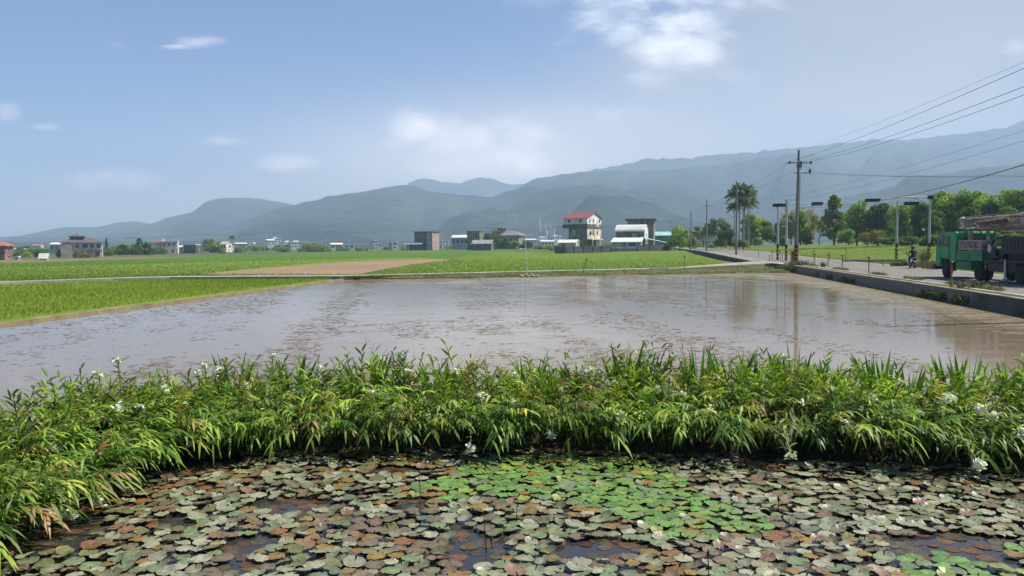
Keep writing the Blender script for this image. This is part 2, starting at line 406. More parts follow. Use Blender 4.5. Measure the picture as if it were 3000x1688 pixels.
# bank mound between pond and paddy: centre line (x, y)
CL = [(-6.3, 1.5), (-6.15, 5), (-6.0, 8), (-5.9, 10), (-5.2, 11.4), (-3.5, 11.85), (0, 11.9), (3, 11.65), (6, 10.85), (9, 10.2), (15, 9.2)]
def cl_point(t):
    """t in 0..1 along the bank centre line -> point, direction"""
    seg = []; tot = 0
    for a, b in zip(CL, CL[1:]):
        l = math.dist(a, b); seg.append((a, b, l)); tot += l
    s = t*tot
    for a, b, l in seg:
        if s <= l or b == CL[-1]:
            f = min(1, s/l); return (a[0]+(b[0]-a[0])*f, a[1]+(b[1]-a[1])*f), ((b[0]-a[0])/l, (b[1]-a[1])/l)
        s -= l
vs = []; fs = []; K = 90; prof = [(-1.5, -.3), (-1.15, .05), (-.85, .2), (-.3, .3), (.3, .3), (.85, .2), (1.15, .05), (1.5, -.3)]
for i in range(K+1):
    (px_, py_), (dx, dy) = cl_point(i/K)
    for (o, z) in prof:
        w = o*(1+.12*mnoise.noise((px_*.8, py_*.8, o)))
        vs.append((px_-dy*w, py_+dx*w, z+.08*mnoise.noise((px_*1.7+o, py_*1.7, 3))))
n_ = len(prof)
for i in range(K):
    for j in range(n_-1): fs.append((i*n_+j, i*n_+j+1, (i+1)*n_+j+1, (i+1)*n_+j))
mb = MB(); mb.add(vs, fs); structure('bank', mb.mesh('bank', M_soil, True))

# low earth bund on the left of the paddy, then the near rice field
B = [(bund_x(y)+.12*mnoise.noise((y*.4, 0, 1)), y) for y in np.linspace(6, farL.y+1.2, 70)]
def bundsec(w0, w1, z0, z1, name, m):
    return strip([(x-w1, y) for x, y in B], [(x-w0, y) for x, y in B], lambda a, b: z0, name, m)
structure('bank', strip([(x-.34, y) for x, y in B], [(x, y) for x, y in B], lambda a, b: .10+.03*mnoise.noise((a*2, b*1.3, 0)), 'bank', smat('bund_soil', [(.3, (.16, .13, .07)), (.7, (.29, .25, .14))], 1.2), 0, .35))
pathpx = [(-500, 838), (-250, 834), (0, 828), (330, 816.5), (500, 812.5), (770, 811), (1000, 810), (1300, 803), (1550, 796.5), (2000, 786.5), (2290, 778)]
PATHZ = .30
pf = [G(x, y, PATHZ).xy for x, y in pathpx]
def shift_y(ps, dy): return [(p[0], p[1]+dy) for p in ps]
structure('path', strip([tuple(p) for p in pf], shift_y(pf, 2.3), lambda a, b: PATHZ, 'path', M_conc, .02, .35))
nf = [(x-.5, y) for x, y in B if y > 7]
sheet('rice_field', [tuple(p) for p in pf[:7]][::-1]+[(-60, 6)]+[p for p in nf][::6], lambda x, y: .08, M_rice1, 3.0)
# verge slope between the paddy and the path
ve = [(farL.x-2.5, farL.y+1.5), (farL.x+.5, farL.y+.3), (farR.x*.5+farL.x*.5, (farL.y+farR.y)/2+.1), (farR.x+.3, farR.y)]
vv = []; ff = []; nn = 50
for i in range(nn+1):
    x = farL.x-2.5+(farR.x+.3-farL.x+2.5)*i/nn
    yn = np.interp(x, [v[0] for v in ve], [v[1] for v in ve])+.25*mnoise.noise((x*.7, 5, 0))
    yf = np.interp(x, [p[0] for p in pf], [p[1] for p in pf])+.05
    for k, (f, z) in enumerate([(0, -.15), (.06, .08), (.35, .2), (.8, .27), (1, PATHZ-.01)]):
        vv.append((x, yn+(yf-yn)*f, z+.04*mnoise.noise((x*1.5, f*5, 0))))
for i in range(nn):
    for k in range(4): ff.append((i*5+k, i*5+k+1, (i+1)*5+k+1, (i+1)*5+k))
mb = MB(); mb.add(vv, ff); structure('verge', mb.mesh('verge', M_verge, True))

# fields beyond the path; boundaries read off the photograph on the land surface
def Tg(x, y): return max(T(x, y), .02 if y < 120 else -9)
def GT(px, py):
    z = 0
    for _ in range(6):
        g = G(px, py, z); z = z*.5+.5*(Tg(g.x, g.y)+.08)
    return (g.x, g.y)
far_edge = [(-300, 765), (0, 762.5), (300, 756), (600, 745.5), (900, 738.5), (1200, 733.5), (1500, 730)]
sheet('rice_field', shift_y(pf, 2.4)[:6]+[GT(700, 799), GT(1000, 778), GT(1300, 762), GT(1330, 758), GT(1500, 743), GT(1500, 732), GT(1200, 735.5), GT(900, 740.5), GT(600, 748), GT(300, 759), GT(0, 766), (-130, 190)],
      Tg, M_rice2, 9.0, lift=.05)
def inner(p, q, k): return (p[0]+(q[0]-p[0])*k, p[1]+(q[1]-p[1])*k)
sheet('rice_field', [GT(-400, 828), GT(0, 820), GT(330, 809), GT(560, 803), GT(770, 790), GT(1000, 772.5), GT(1290, 759.5), GT(1200, 755), GT(900, 762), GT(600, 768), GT(300, 777), GT(0, 783), GT(-400, 792)],
      Tg, M_rice1, 9.0, lift=.085)
pfs = shift_y(pf, 2.4)
sheet('bare_field', [GT(575, 804.5), pfs[5], pfs[6], GT(1060, 803), GT(1130, 790), GT(1210, 776), GT(1320, 761.5), GT(1290, 760), GT(1100, 764.5), GT(1000, 769), GT(780, 787)], Tg, M_brown, 9.0, lift=.11)
sheet('rice_field', [GT(1062, 803), GT(1135, 790), GT(1215, 776), GT(1325, 761.5), GT(1360, 750), GT(1480, 738), GT(1620, 741), GT(1980, 734), GT(2030, 735)]+[(roadx(y)-2.4, y) for y in (180, 150, 125)]+[GT(2110, 765)]+[GT(2180, 779)]+[tuple(p) for p in pfs[6:10]][::-1],
      Tg, M_rice3, 9.0, lift=.125)
# tan dry strip along the far left edge and earth patch by the road
sheet('bare_field', [GT(-300, 771), GT(0, 773), GT(150, 767.5), GT(420, 757.5), GT(560, 753), GT(300, 757), GT(0, 762), GT(-300, 764)], Tg, smat('dry_grass_ground', [(.3, (.15, .13, .055)), (.7, (.24, .19, .10))], .06), 12.0, lift=.13)
sheet('bare_field', [GT(2108, 765), (roadx(125)-2.4, 125), (roadx(100)-1.6, 100), (roadx(84)-1.4, 84), pfs[10], GT(2178, 778.5)], Tg, smat('earth_patch', [(.3, (.13, .10, .06)), (.7, (.22, .17, .11))], .12), 9.0, lift=.15)

# road: embankment sheet, shoulder walls, kerb, painted lines
ry = np.concatenate([np.linspace(4, 120, 50), np.linspace(130, 420, 30)])
def rzz(x, y): return roadz(y)
structure('road', strip([(roadx(y), y) for y in ry], [(roadx(y)+ROADW, y) for y in ry], rzz, 'road', M_asph, 0, .6))
for off, w in ((.35, .16), (ROADW-.6, .16)):
    structure('road_marking', strip([(roadx(y)+off, y) for y in ry], [(roadx(y)+off+w, y) for y in ry], rzz, 'road_marking', M_white, .006, 0))
mb = MB()
for i in range(28):
    y0 = 6+i*10; 
    if y0 > 230: break
    for (dx) in (ROADW*.5,):
        y1 = y0+4
        mb.add([(roadx(y0)+dx, y0, roadz(y0)+.006), (roadx(y0)+dx+.13, y0, roadz(y0)+.006), (roadx(y1)+dx+.13, y1, roadz(y1)+.006), (roadx(y1)+dx, y1, roadz(y1)+.006)], [(0,1,2,3)])
structure('road_marking', mb.mesh('road_marking', mat('yellow_paint', (.45, .34, .08), .7, .3, 3)))
# gutter wall between paddy and road: top slab, groove, inner kerb
yy = np.linspace(5, farR.y+1.5, 60)
def wl(o): return [(wall_x(y)+o, y) for y in yy]
t_ = thing('retaining_wall', 'long low grey concrete retaining wall between the flooded paddy and the road', 'wall')
def stripobj(name, a, b, z, m, sk, parent):
    o = link(name, strip(wl(a), wl(b), lambda x, y: z, name, m, 0, sk), parent); return o
stripobj('wall', 0, .22, .60, M_concd, 1.0, t_)
stripobj('coping', -.03, .25, .632, mat('coping', (.24, .22, .18), .85, .35, 1.3, .2), .03, t_)
stripobj('gutter', .25, .62, .47, mat('gutter', (.05, .045, .035), .9, .3, 2), .3, t_)
stripobj('kerb', .62, .92, .655, mat('kerb', (.33, .29, .24), .85, .35, 1.2, .2), .5, t_)
sy = [y for y in ry if y < farR.y+3]
structure('verge', strip([(wall_x(min(y, farR.y+1))+.9, y) for y in sy], [(roadx(y)+.06, y) for y in sy], lambda x, y: .63, 'verge', M_verge, 0, .6))
# dark retaining wall of the road beyond the crossing
t_ = thing('retaining_wall', 'dark stained road wall beyond the crossing, beside the far rice field', 'wall')
y2 = np.linspace(90, 215, 40)
link('wall', strip([(roadx(y)-1.15, y) for y in y2], [(roadx(y)-.8, y) for y in y2], lambda x, y: roadz(y)+.0, 'wall', mat('dark_wall', (.085, .065, .05), .9, .4, .4, .3), 0, 1.2), t_)
y3 = np.linspace(84, 420, 50)
structure('verge', strip([(roadx(y)-.85, y) for y in y3], [(roadx(y)+.05, y) for y in y3], lambda x, y: roadz(y)-.03, 'verge', M_conc, 0, .3))
# junction apron where the path meets the road
structure('path', strip([(pf[9][0], pf[9][1]), (pf[10][0], pf[10][1]), (roadx(79)+.1, 77.5)], [(pf[9][0], pf[9][1]+2.5), (pf[10][0]-1, pf[10][1]+6.5), (roadx(91)+.1, 90)], lambda x, y: .32+.27*sstep(22, 28, x), 'path', M_conc, .03, .5))
# meadow right of the road
sheet('meadow', [(roadx(y)+ROADW+.1, y) for y in (6, 60, 130, 190, 250)]+[(260, 260), (190, 130), (150, 40), (90, 6)], lambda x, y: max(T(x, y), roadz(y)-.12), M_meadow, 5.0, lift=.06)
# ------------------------------------------------------------------ hills
def hills(pts, dist, front, wob, m, seed, back=1500, nv=26, step=14):
    xs = np.arange(-900, 3950, step); P = sorted(pts); zx = [p[0] for p in P]; zy = [p[1] for p in P]
    V = []; 
    vs_ = list(np.linspace(0, 1, nv))+[1.25, 1.6]
    for px in xs:
        py = np.interp(px, zx, zy)
        d = dist(px) if callable(dist) else dist
        top = D(px, py, d); H = top.z
        sx_ = (px-1500)/FPX
        for v in vs_:
            if v <= 1:
                dd = d-front*(1-v)
                base = v**1.25
                sp = mnoise.fractal((sx_*d*.0016+seed, v*1.3, seed), 1.0, 2.1, 6)
                rid = 1-abs(mnoise.noise((sx_*d*.0026+seed*3+.5*sp, v*.7, seed)))*2
                z = H*(base+(wob*sp*1.0+wob*1.0*(rid-.6))*v*(1-v)*3.6)+H*.020*mnoise.fractal((sx_*d*.02, v*9, seed), .8, 2, 4)*min(1, v*3)
            else:
                dd = d+back*(v-1); z = H*(1-(v-1)*1.1)
            V.append((sx_*dd, dd, max(z, -6)))
    n = len(vs_); k = len(xs)
    F = [(i*n+j, (i+1)*n+j, (i+1)*n+j+1, i*n+j+1) for i in range(k-1) for j in range(n-1)]
    structure('hills', npmesh('hills', V, F, m, smooth=True))
def forest_mat(name, a, b):
    m = bpy.data.materials.new(name); m.use_nodes = True; t = m.node_tree; p = t.nodes['Principled BSDF']
    c = N(t, 'ShaderNodeTexCoord'); n1 = NOISE(t, c.outputs['Object'], .0022, 6, .6); n2 = NOISE(t, c.outputs['Object'], .013, 7, .75)
    q = MIX(t, 1, RAMP(t, n1, [(.35, a), (.66, b)]), RAMP(t, n2, [(.36, (.25, .3, .35)), (.64, (1.9, 1.8, 1.5))]), 'MULTIPLY')  # forest grain; its strong tone contrast also paints shaded gullies and folds
    L(t, q, p.inputs['Base Color']); p.inputs['Roughness'].default_value = 1; p.inputs['Specular IOR Level'].default_value = 0
    bn = N(t, 'ShaderNodeBump'); bn.inputs['Strength'].default_value = .8; bn.inputs['Distance'].default_value = 22
    L(t, n2, bn.inputs['Height']); L(t, bn.outputs[0], p.inputs['Normal']); return m
Hm = forest_mat('forest', (.006, .017, .018), (.032, .055, .032))
q = 3000/2576
def dp(l): return [(x*q, y*q) for x, y in l]
hills(dp([(-900, 640), (-60, 606), (0, 598), (60, 592), (110, 582), (160, 572), (250, 571), (300, 560), (345, 557), (385, 564), (420, 549), (470, 538), (495, 530), (515, 512), (540, 502), (575, 497), (640, 498), (700, 506), (735, 514), (800, 530), (1000, 590), (4000, 600)]), 4300, 1700, .28, Hm, 3.1)
hills(dp([(-900, 612), (300, 612), (430, 596), (520, 582), (600, 562), (700, 527), (760, 512), (800, 505), (830, 495), (860, 490), (930, 480), (980, 470), (1010, 464), (1040, 468), (1090, 481), (1150, 489), (1200, 492), (1260, 500), (1400, 520), (1700, 560), (2200, 590), (4000, 600)]), 3300, 1500, .40, Hm, 7.7)
hills(dp([(-900, 625), (640, 620), (700, 540), (755, 512), (770, 507), (800, 515), (900, 560), (980, 500), (1030, 462), (1055, 450), (1075, 449), (1120, 459), (1160, 462), (1195, 449), (1215, 446), (1240, 448), (1265, 458), (1290, 467), (1310, 462), (1330, 461), (1345, 470), (1500, 520), (1700, 600), (4000, 620)]), 5600, 1000, .25, Hm, 12.3)
hills(dp([(-900, 612), (1050, 612), (1150, 560), (1250, 495), (1290, 480), (1330, 458), (1360, 447), (1430, 435), (1500, 433), (1550, 430), (1620, 431), (1700, 425), (1770, 418), (1850, 408), (1920, 396), (1960, 390), (2010, 384), (2060, 384), (2120, 378), (2160, 374), (2180, 368), (2200, 372), (2300, 352), (2350, 345), (2400, 340), (2480, 326), (2530, 318), (2576, 300), (2900, 290), (3400, 320)]), lambda p: 3900+900*sstep(1900, 2900, p), 2000, .34, Hm, 21.5)
hills(dp([(-900, 612), (1150, 600), (1220, 560), (1290, 518), (1340, 486), (1400, 472), (1450, 467), (1500, 466), (1560, 474), (1620, 490), (1700, 520), (1780, 545), (1900, 540), (2000, 520), (2200, 480), (2350, 440), (2450, 425), (2576, 410), (2900, 400), (3400, 380)]), 2700, 1200, .42, Hm, 31.1)
hills(dp([(-900, 625), (1200, 620), (1380, 480), (1450, 436), (1500, 424), (1560, 418), (1600, 405), (1640, 400), (1720, 398), (1800, 390), (1900, 382), (2000, 372), (2180, 352), (2300, 350), (2576, 320), (3400, 340)]), 5000, 900, .22, Hm, 41.7)
# ------------------------------------------------------------------ vegetation helpers
rng = np.random.default_rng(7); random.seed(11)
def norm(a): return a/np.maximum(1e-9, np.linalg.norm(a, axis=-1, keepdims=True))
def leafmesh(base, dirv, nrm, Ln, Wd, droop, col, segs=3):
    """lanceolate leaves as strips; all arrays (n, ...)"""
    n = len(base); dirv = norm(dirv); side = norm(np.cross(dirv, nrm))
    ts = np.linspace(0, 1, segs+1)
    wp = {2: [.35, 1, 0], 3: [.3, 1, .75, 0], 4: [.3, .95, 1, .6, 0]}[segs]
    V = []; 
    for k, t in enumerate(ts):
        c = base+dirv*(Ln*t)[:, None]; c = c.copy(); c[:, 2] -= droop*Ln*t*t
        if k < segs:
            w = side*(Wd*wp[k]*.5)[:, None]; V += [c-w, c+w]
        else: V += [c]
    V = np.stack(V, 1); m = V.shape[1]
    F = []
    for k in range(segs-1): F += [(2*k, 2*k+1, 2*k+3), (2*k, 2*k+3, 2*k+2)]
    F += [(2*segs-2, 2*segs-1, 2*segs)]
    F = np.array(F)[None]+(np.arange(n)*m)[:, None, None]
    return V.reshape(-1, 3), F.reshape(-1, 3), np.repeat(col, m, 0)
def cat(parts):
    Vs, Fs, Cs = [], [], []; o = 0
    for V, F, C in parts:
        Vs.append(V); Fs.append(F+o); Cs.append(C); o += len(V)
    return np.concatenate(Vs), np.concatenate(Fs), np.concatenate(Cs)
def mixcol(n, cols, w, jit=.18):
    cols = np.array(cols); i = rng.choice(len(cols), n, p=np.array(w)/sum(w))
    return cols[i]*(1+jit*rng.standard_normal((n, 1)))*(1+.06*rng.standard_normal((n, 3)))

M_ginger = mat('ginger_leaf', (.1, .2, .04), .48, attr=True, transl=.36, spec=.28)
M_petal = mat('white_petal', (.78, .78, .72), .6, .08, 9, transl=.25)
M_stalk = mat('stalk', (.09, .13, .035), .6, .3, 9)
GCOL = [(.125, .205, .026), (.19, .28, .036), (.27, .345, .055), (.062, .125, .02), (.33, .34, .07), (.32, .21, .08)]
GW = [.32, .24, .12, .25, .05, .03]

def stems(base, azim, Ls, bend, nl, lscale, cols, w, upfrac=None, patchcol=None):
    """arching stems with alternate leaves. azim: lean azimuth, bend 0 upright .. 1 arching down"""
    n = len(base); out = []
    lean = np.stack([np.cos(azim), np.sin(azim), np.zeros(n)], 1)
    perp = np.stack([-np.sin(azim), np.cos(azim), np.zeros(n)], 1)
    def P(s): return base+np.array([0, 0, 1.])*(Ls*(s-.72*bend*s*s))[:, None]+lean*(Ls*(.12*s+bend*.62*s*s))[:, None]
    stemcol = mixcol(n, cols, w)*.8
    if patchcol is not None: stemcol = patchcol
    for k in range(nl):
        s = .16+.84*(k+rng.random(n)*.6)/nl
        p = P(s); tg = norm(P(s+.04)-p)
        sd = (1 if k % 2 else -1)
        spread = .75-.35*(k/nl)
        dv = tg*.9+perp*(sd*spread)[..., None] if False else tg*.95+perp*(sd*spread)+rng.standard_normal((n, 3))*.16
        nr = norm(np.cross(dv, perp)+rng.standard_normal((n, 3))*.35)
        keep = p[:, 2] > .03
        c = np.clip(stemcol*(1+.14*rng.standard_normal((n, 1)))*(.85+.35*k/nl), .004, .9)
        ln = lscale*(.20+.16*rng.random(n))*(1-.35*abs(k/nl-.45)); wd = .040*lscale*(.75+.5*rng.random(n))
        out.append(leafmesh(p[keep], dv[keep], nr[keep], ln[keep], wd[keep], (.10+.35*rng.random(n)+.35*bend)[keep], c[keep]))
    # stems themselves as thin blades
    a = P(np.zeros(n)); b = P(np.full(n, .9))
    for s0, s1 in ((0, .3), (.3, .6), (.6, .9)):
        p0 = P(np.full(n, s0)); p1 = P(np.full(n, s1)); q = norm(np.cross(p1-p0, rng.standard_normal((n, 3))))*.007
        V = np.stack([p0-q, p0+q, p1+q, p1-q], 1).reshape(-1, 3); i = np.arange(n)[:, None]*4
        F = np.concatenate([i+[0, 1, 2], i+[0, 2, 3]]); out.append((V, F, np.repeat(stemcol*.7, 4, 0)))
    return cat(out)

def bank_points(n, o0, o1, t0=0.0, t1=1.0):
    P = np.zeros((n, 3)); A = np.zeros(n)
    for i in range(n):
        (x, y), (dx, dy) = cl_point(t0+(t1-t0)*rng.random()); o = o0+(o1-o0)*rng.random()
        # negative offset = pond side (right-hand side of travel direction)
        P[i] = (x-dy*o, y+dx*o, .12+.16*max(0, 1-abs(o)))
        A[i] = math.atan2(dy, dx)
    return P, A
def nz2(P, f, s=0): return np.array([mnoise.noise((p[0]*f, p[1]*f, s)) for p in P])

def sweep(P):
    """prevailing droop direction: to the right on the right half, towards the viewer on the left arm"""
    return np.where(P[:, 0] > 2.0, .75*np.clip((P[:, 0]-2)/3, 0, 1), 0)+np.where(P[:, 0] < -4.6, -.35, 0)
parts = []
# pond side: arching over the water in tumbled layers
P, A = bank_points(2600, -1.55, -.35)
az = A-math.pi/2+sweep(P)+.75*nz2(P, .9, 2)*2+.55*rng.standard_normal(len(P))
gap = nz2(P, .8, 9)
Ls = (.80+.28*rng.random(len(P)))*(1+.38*gap); bend = np.clip(.78+.30*nz2(P, 1.1, 5)+.18*rng.standard_normal(len(P)), .3, 1.12)
pc = mixcol(len(P), GCOL, GW); pc *= (1+.7*nz2(P, .7, 14))[:, None]
parts.append(stems(P, az, Ls, bend, 14, .74, GCOL, GW, patchcol=pc))
# crown of the bank
P, A = bank_points(2000, -.8, .8)
az = A-math.pi/2+sweep(P)+1.3*rng.standard_normal(len(P)); Ls = (.72+.26*rng.random(len(P)))*(1+.42*nz2(P, .75, 20)); bend = np.clip(.42+.3*nz2(P, 1.0, 6)+.2*rng.standard_normal(len(P)), .05, .95)
pc = mixcol(len(P), GCOL, [.28, .26, .16, .16, .08, .06]); pc *= (1+.5*nz2(P, .7, 24))[:, None]
parts.append(stems(P, az, Ls, bend, 12, .72, GCOL, GW, patchcol=pc))
# back row: upright
P, A = bank_points(620, .2, 1.15)
az = rng.random(len(P))*6.28; Ls = (.50+.46*rng.random(len(P))**1.5)*(1+.6*nz2(P, .8, 30)); bend = np.clip(.16+.15*rng.random(len(P)), 0, .5)
pc = mixcol(len(P), GCOL, [.3, .3, .22, .1, .06, .02]); pc *= (1+.4*nz2(P, .7, 34))[:, None]
parts.append(stems(P, az, Ls, bend, 9, .9, GCOL, GW, patchcol=pc))
# dead straw-coloured stalks through the mass
P, A = bank_points(420, -1.1, .9)
V, F, C = stems(P, rng.random(len(P))*6.28, .55+.4*rng.random(len(P)), .2+.7*rng.random(len(P)), 6, .7, [(.30, .21, .10), (.22, .13, .06)], [.6, .4])
parts.append((V, F, C))
V, F, C = cat(parts)
structure('ginger_thicket', npmesh('ginger_thicket', V, F, M_ginger, np.clip(C, 0, 1)), 'stuff', 'tumbled mass of long narrow green ginger lily leaves on the bank between pond and paddy')
o = bpy.data.objects['ginger_thicket']; o['category'] = 'plants'

# upright bright reed-like clumps standing out of the back of the bank
RP = [(235, 1105), (385, 1120), (680, 1035), (850, 1035), (1080, 1012), (1290, 1045), (1545, 1045), (1705, 1055), (1832, 1005), (1872, 1025), (2050, 1012), (2150, 1002), (2228, 1025), (2332, 1008), (2375, 1035), (2435, 1055), (2572, 1022), (2605, 1050), (2665, 1068), (2792, 1032), (2835, 1025), (2962, 1052)]
for i, (px, py) in enumerate(RP):
    tip = D(px, py-8, 12.0 if px > 450 else 11.3); z0_ = .25; L_ = max(.4, tip.z-z0_)
    nb_c = 13; th = rng.random(nb_c)*6.283; sp_ = .12+.35*rng.random(nb_c)
    B0 = np.stack([.05*np.cos(th), .05*np.sin(th), 0*th], 1); dv = np.stack([np.cos(th)*sp_, np.sin(th)*sp_*.6, np.ones(nb_c)], 1)
    parts_ = [leafmesh(B0, dv, np.stack([np.sin(th), -np.cos(th), 0*th], 1)+.4*rng.standard_normal((nb_c, 3)), L_*(.8+.3*rng.random(nb_c)), (.05+.025*rng.random(nb_c)), .02+.10*rng.random(nb_c), np.clip(mixcol(nb_c, [(.09, .21, .022), (.16, .30, .03), (.06, .14, .02)], [.4, .4, .2]), 0, 1), 4)]
    V, F, C = cat(parts_); o = link('reed_clump', npmesh('reed_clump', V, F, M_ginger, C)); o.location = (tip.x, tip.y, z0_)
    zone = ['far left', 'left', 'centre left', 'centre', 'centre right', 'right', 'far right'][min(6, int(px//429))]
    tag(o, '%s upright leaf clump on the bank, %s, %s one from left' % ('tall' if L_ > .85 else 'short', zone, ['first', 'second', 'third', 'fourth', 'fifth', 'sixth', 'seventh', 'eighth', 'ninth', 'tenth', 'eleventh', 'twelfth', 'thirteenth', 'fourteenth', 'fifteenth', 'sixteenth', 'seventeenth', 'eighteenth', 'nineteenth', 'twentieth', 'next to last', 'last'][i]), 'plant', 'upright leaf clumps on the bank')
# flowering ginger lilies: each one a plant with its white flower head
def flower_part(bmV, c, size, n, seed):
    r = np.random.default_rng(seed)
    base = np.tile(np.array(c), (n, 1))+r.standard_normal((n, 3))*size*.25
    dv = r.standard_normal((n, 3)); dv[:, 2] = abs(dv[:, 2])*.6+.15
    nr = r.standard_normal((n, 3))
    return leafmesh(base, dv, nr, size*(.45+.35*r.random(n)), size*(.26+.2*r.random(n)), .35+.3*r.random(n), np.ones((n, 3))*.8)
FL = [(345, 1055, 12.2, .13), (288, 1095, 11.6, .10), (345, 1198, 10.6, .15), (410, 1195, 10.7, .10), (600, 1072, 12.2, .10), (640, 1088, 12.1, .15), (580, 1092, 12.0, .09),
      (670, 1245, 11.1, .16), (950, 1250, 11.2, .17), (940, 1080, 12.2, .11), (800, 1045, 12.6, .10), (1120, 1052, 12.5, .09), (1120, 1092, 12.2, .10), (1195, 1090, 12.2, .10), (1095, 1155, 11.7, .14),
      (1335, 1090, 12.2, .10), (1505, 1100, 12.1, .16), (1500, 1176, 11.5, .13), (1725, 1084, 12.1, .15), (1875, 1038, 12.5, .12), (1970, 1048, 12.4, .10), (1925, 1140, 11.6, .12), (1820, 1218, 11.0, .14),
      (2300, 1046, 12.1, .10), (2100, 1108, 11.7, .08), (155, 1312, 9.7, .12), (398, 1348, 9.9, .16), (370, 1362, 9.8, .10), (1378, 1322, 10.6, .13), (2316, 1336, 9.9, .09), (2868, 1362, 9.3, .15),
      (2775, 1172, 10.4, .15), (2875, 1198, 10.3, .12), (2912, 1220, 10.2, .12), (205, 1508, 8.3, .12), (140, 1493, 8.3, .11), (290, 1468, 8.7, .10), (1615, 1275, 10.8, .11), (470, 1262, 10.7, .10),
      (540, 1186, 11.3, .09), (2000, 1155, 11.4, .08), (205, 1256, 10.4, .12), (250, 1262, 10.4, .09), (1245, 1220, 11.2, .08), (2700, 1262, 10.1, .10), (2990, 1268, 9.8, .10), (440, 1212, 10.9, .08), (1150, 1230, 11.3, .07),
      (1800, 1120, 11.9, .07), (2440, 1140, 11.2, .07), (2562, 1165, 10.9, .078), (880, 1150, 11.9, .07), (1265, 1120, 12.0, .09), (720, 1130, 11.9, .09), (1020, 1200, 11.4, .09), (1410, 1160, 11.6, .09), (1640, 1140, 11.7, .09), (2240, 1115, 11.6, .09), (2080, 1200, 11.0, .09), (2350, 1180, 10.9, .08), (2480, 1240, 10.5, .09), (2640, 1120, 10.8, .08), (95, 1230, 10.3, .11), (60, 1330, 9.5, .10), (480, 1140, 11.4, .09), (560, 1300, 10.7, .08)]
FLN = [0]
def flower_label(px, py):
    if py < 1110: where = 'on the bank crest'
    elif py < 1200: where = 'just below the bank crest'
    elif py < 1300: where = 'halfway down the bank'
    else: where = 'low over the pond'
    side = ['far left', 'left', 'centre left', 'centre', 'centre right', 'right', 'far right'][min(6, int(px//429))]
    near = [(q, abs(q[0]-px)+abs(q[1]-py)) for q in FL if (q[0], q[1]) != (px, py)]; q = min(near, key=lambda t: t[1])[0]
    FLN[0] += 1; rel = ('left' if q[0] > px else 'right') + ' of its nearest neighbour'
    sz = [f for f in FL if f[0] == px and f[1] == py][0][3]
    return '%s white ginger flower %s, %s, %s' % ('tiny' if sz < .085 else 'small' if sz < .11 else 'medium' if sz < .14 else 'large', where, side, rel)
special = {(345, 1055): 'tallest upright ginger lily with a leafy spike and white flower, bank at left', (640, 1088): 'ginger lily with the largest white bloom on top of the bank',
           (1378, 1322): 'drooping ginger lily whose white flower hangs just above the pond', (2868, 1362): 'ginger lily with a big ragged white flower cluster at the far right waterline',
           (2316, 1336): 'small pale drooping ginger flower at the dark waterline, right of centre', (950, 1250): 'ginger lily with an upright white flower over the dark gap, centre left'}
for i, (px, py, d, sz) in enumerate(FL):
    tip = D(px, py, d-(.72 if py > 1125 else .3)); low = py > 1290
    if tip.z < .1: tip.z = .1
    yb = bank_front(tip.x)+1.1 if tip.x > -5 else tip.y+.1
    base = Vector((tip.x+random.uniform(-.1, .1)-(1.1 if tip.x < -4.7 and tip.y < 10.5 else 0), max(tip.y+.05, min(yb, tip.y+.7)), .18))
    th = thing('ginger_lily', special.get((px, py), flower_label(px, py)), 'flower', tuple(base), 0, 'white flowering ginger lilies on the bank')
    mid = (tip-base)*.5+Vector((0, 0, .16+.12*low)); tl = tip-base
    curve = [Vector((0,0,0)), mid*.6, mid, mid*.35+tl*.68, tl]
    MB().tube(curve, [.012, .011, .009, .008, .006], 5).build('stem', M_stalk, th)
    nL = 26 if i == 0 else 12
    tt = np.linspace(.25, .97, nL); cv = np.array([[*p] for p in curve])
    pos = np.stack([np.interp(tt*4, range(5), cv[:, k]) for k in range(3)], 1)
    a_ = np.arange(nL)*2.4
    dv = np.stack([np.cos(a_), np.sin(a_), np.full(nL, .8)], 1); 
    V, F, C = leafmesh(pos, dv, np.tile([0., 0, 1.], (nL, 1))+rng.standard_normal((nL, 3))*.3, .14+.1*rng.random(nL), np.full(nL, .03), .3+.3*rng.random(nL), np.clip(mixcol(nL, GCOL[:3], [1, 1, 1]), 0, 1))
    link('leaves', npmesh('leaves', V, F, M_ginger, C), th)
    V, F, C = flower_part(None, tl, sz*.85, 34, i+50)
    link('flower', npmesh('flower', V, F, M_petal, C), th)

# ------------------------------------------------------------------ lily pads
M_pad = bpy.data.materials.new('lily_pad'); M_pad.use_nodes = True
def setup_pad(m):
    t = m.node_tree; b = t.nodes['Principled BSDF']
    a = N(t, 'ShaderNodeAttribute', attribute_name='col'); g = N(t, 'ShaderNodeNewGeometry')
    n1 = NOISE(t, g.outputs['Position'], 16, 5, .6); n2 = NOISE(t, g.outputs['Position'], 55, 4, .6)
    c = MIX(t, 1, a.outputs[0], RAMP(t, n1, [(.3, (.70, .66, .6)), (.7, (1.18, 1.2, 1.15))]), 'MULTIPLY')
    c = MIX(t, RAMP(t, n2, [(.60, (0, 0, 0)), (.72, (.45, .45, .45))]), c, (.36, .36, .30))
    L(t, c, b.inputs['Base Color']); b.inputs['Roughness'].default_value = .42
    b.inputs['Specular IOR Level'].default_value = .55
    bn = N(t, 'ShaderNodeBump'); bn.inputs['Strength'].default_value = .5; bn.inputs['Distance'].default_value = .02
    L(t, n1, bn.inputs['Height']); L(t, bn.outputs[0], b.inputs['Normal'])
setup_pad(M_pad)
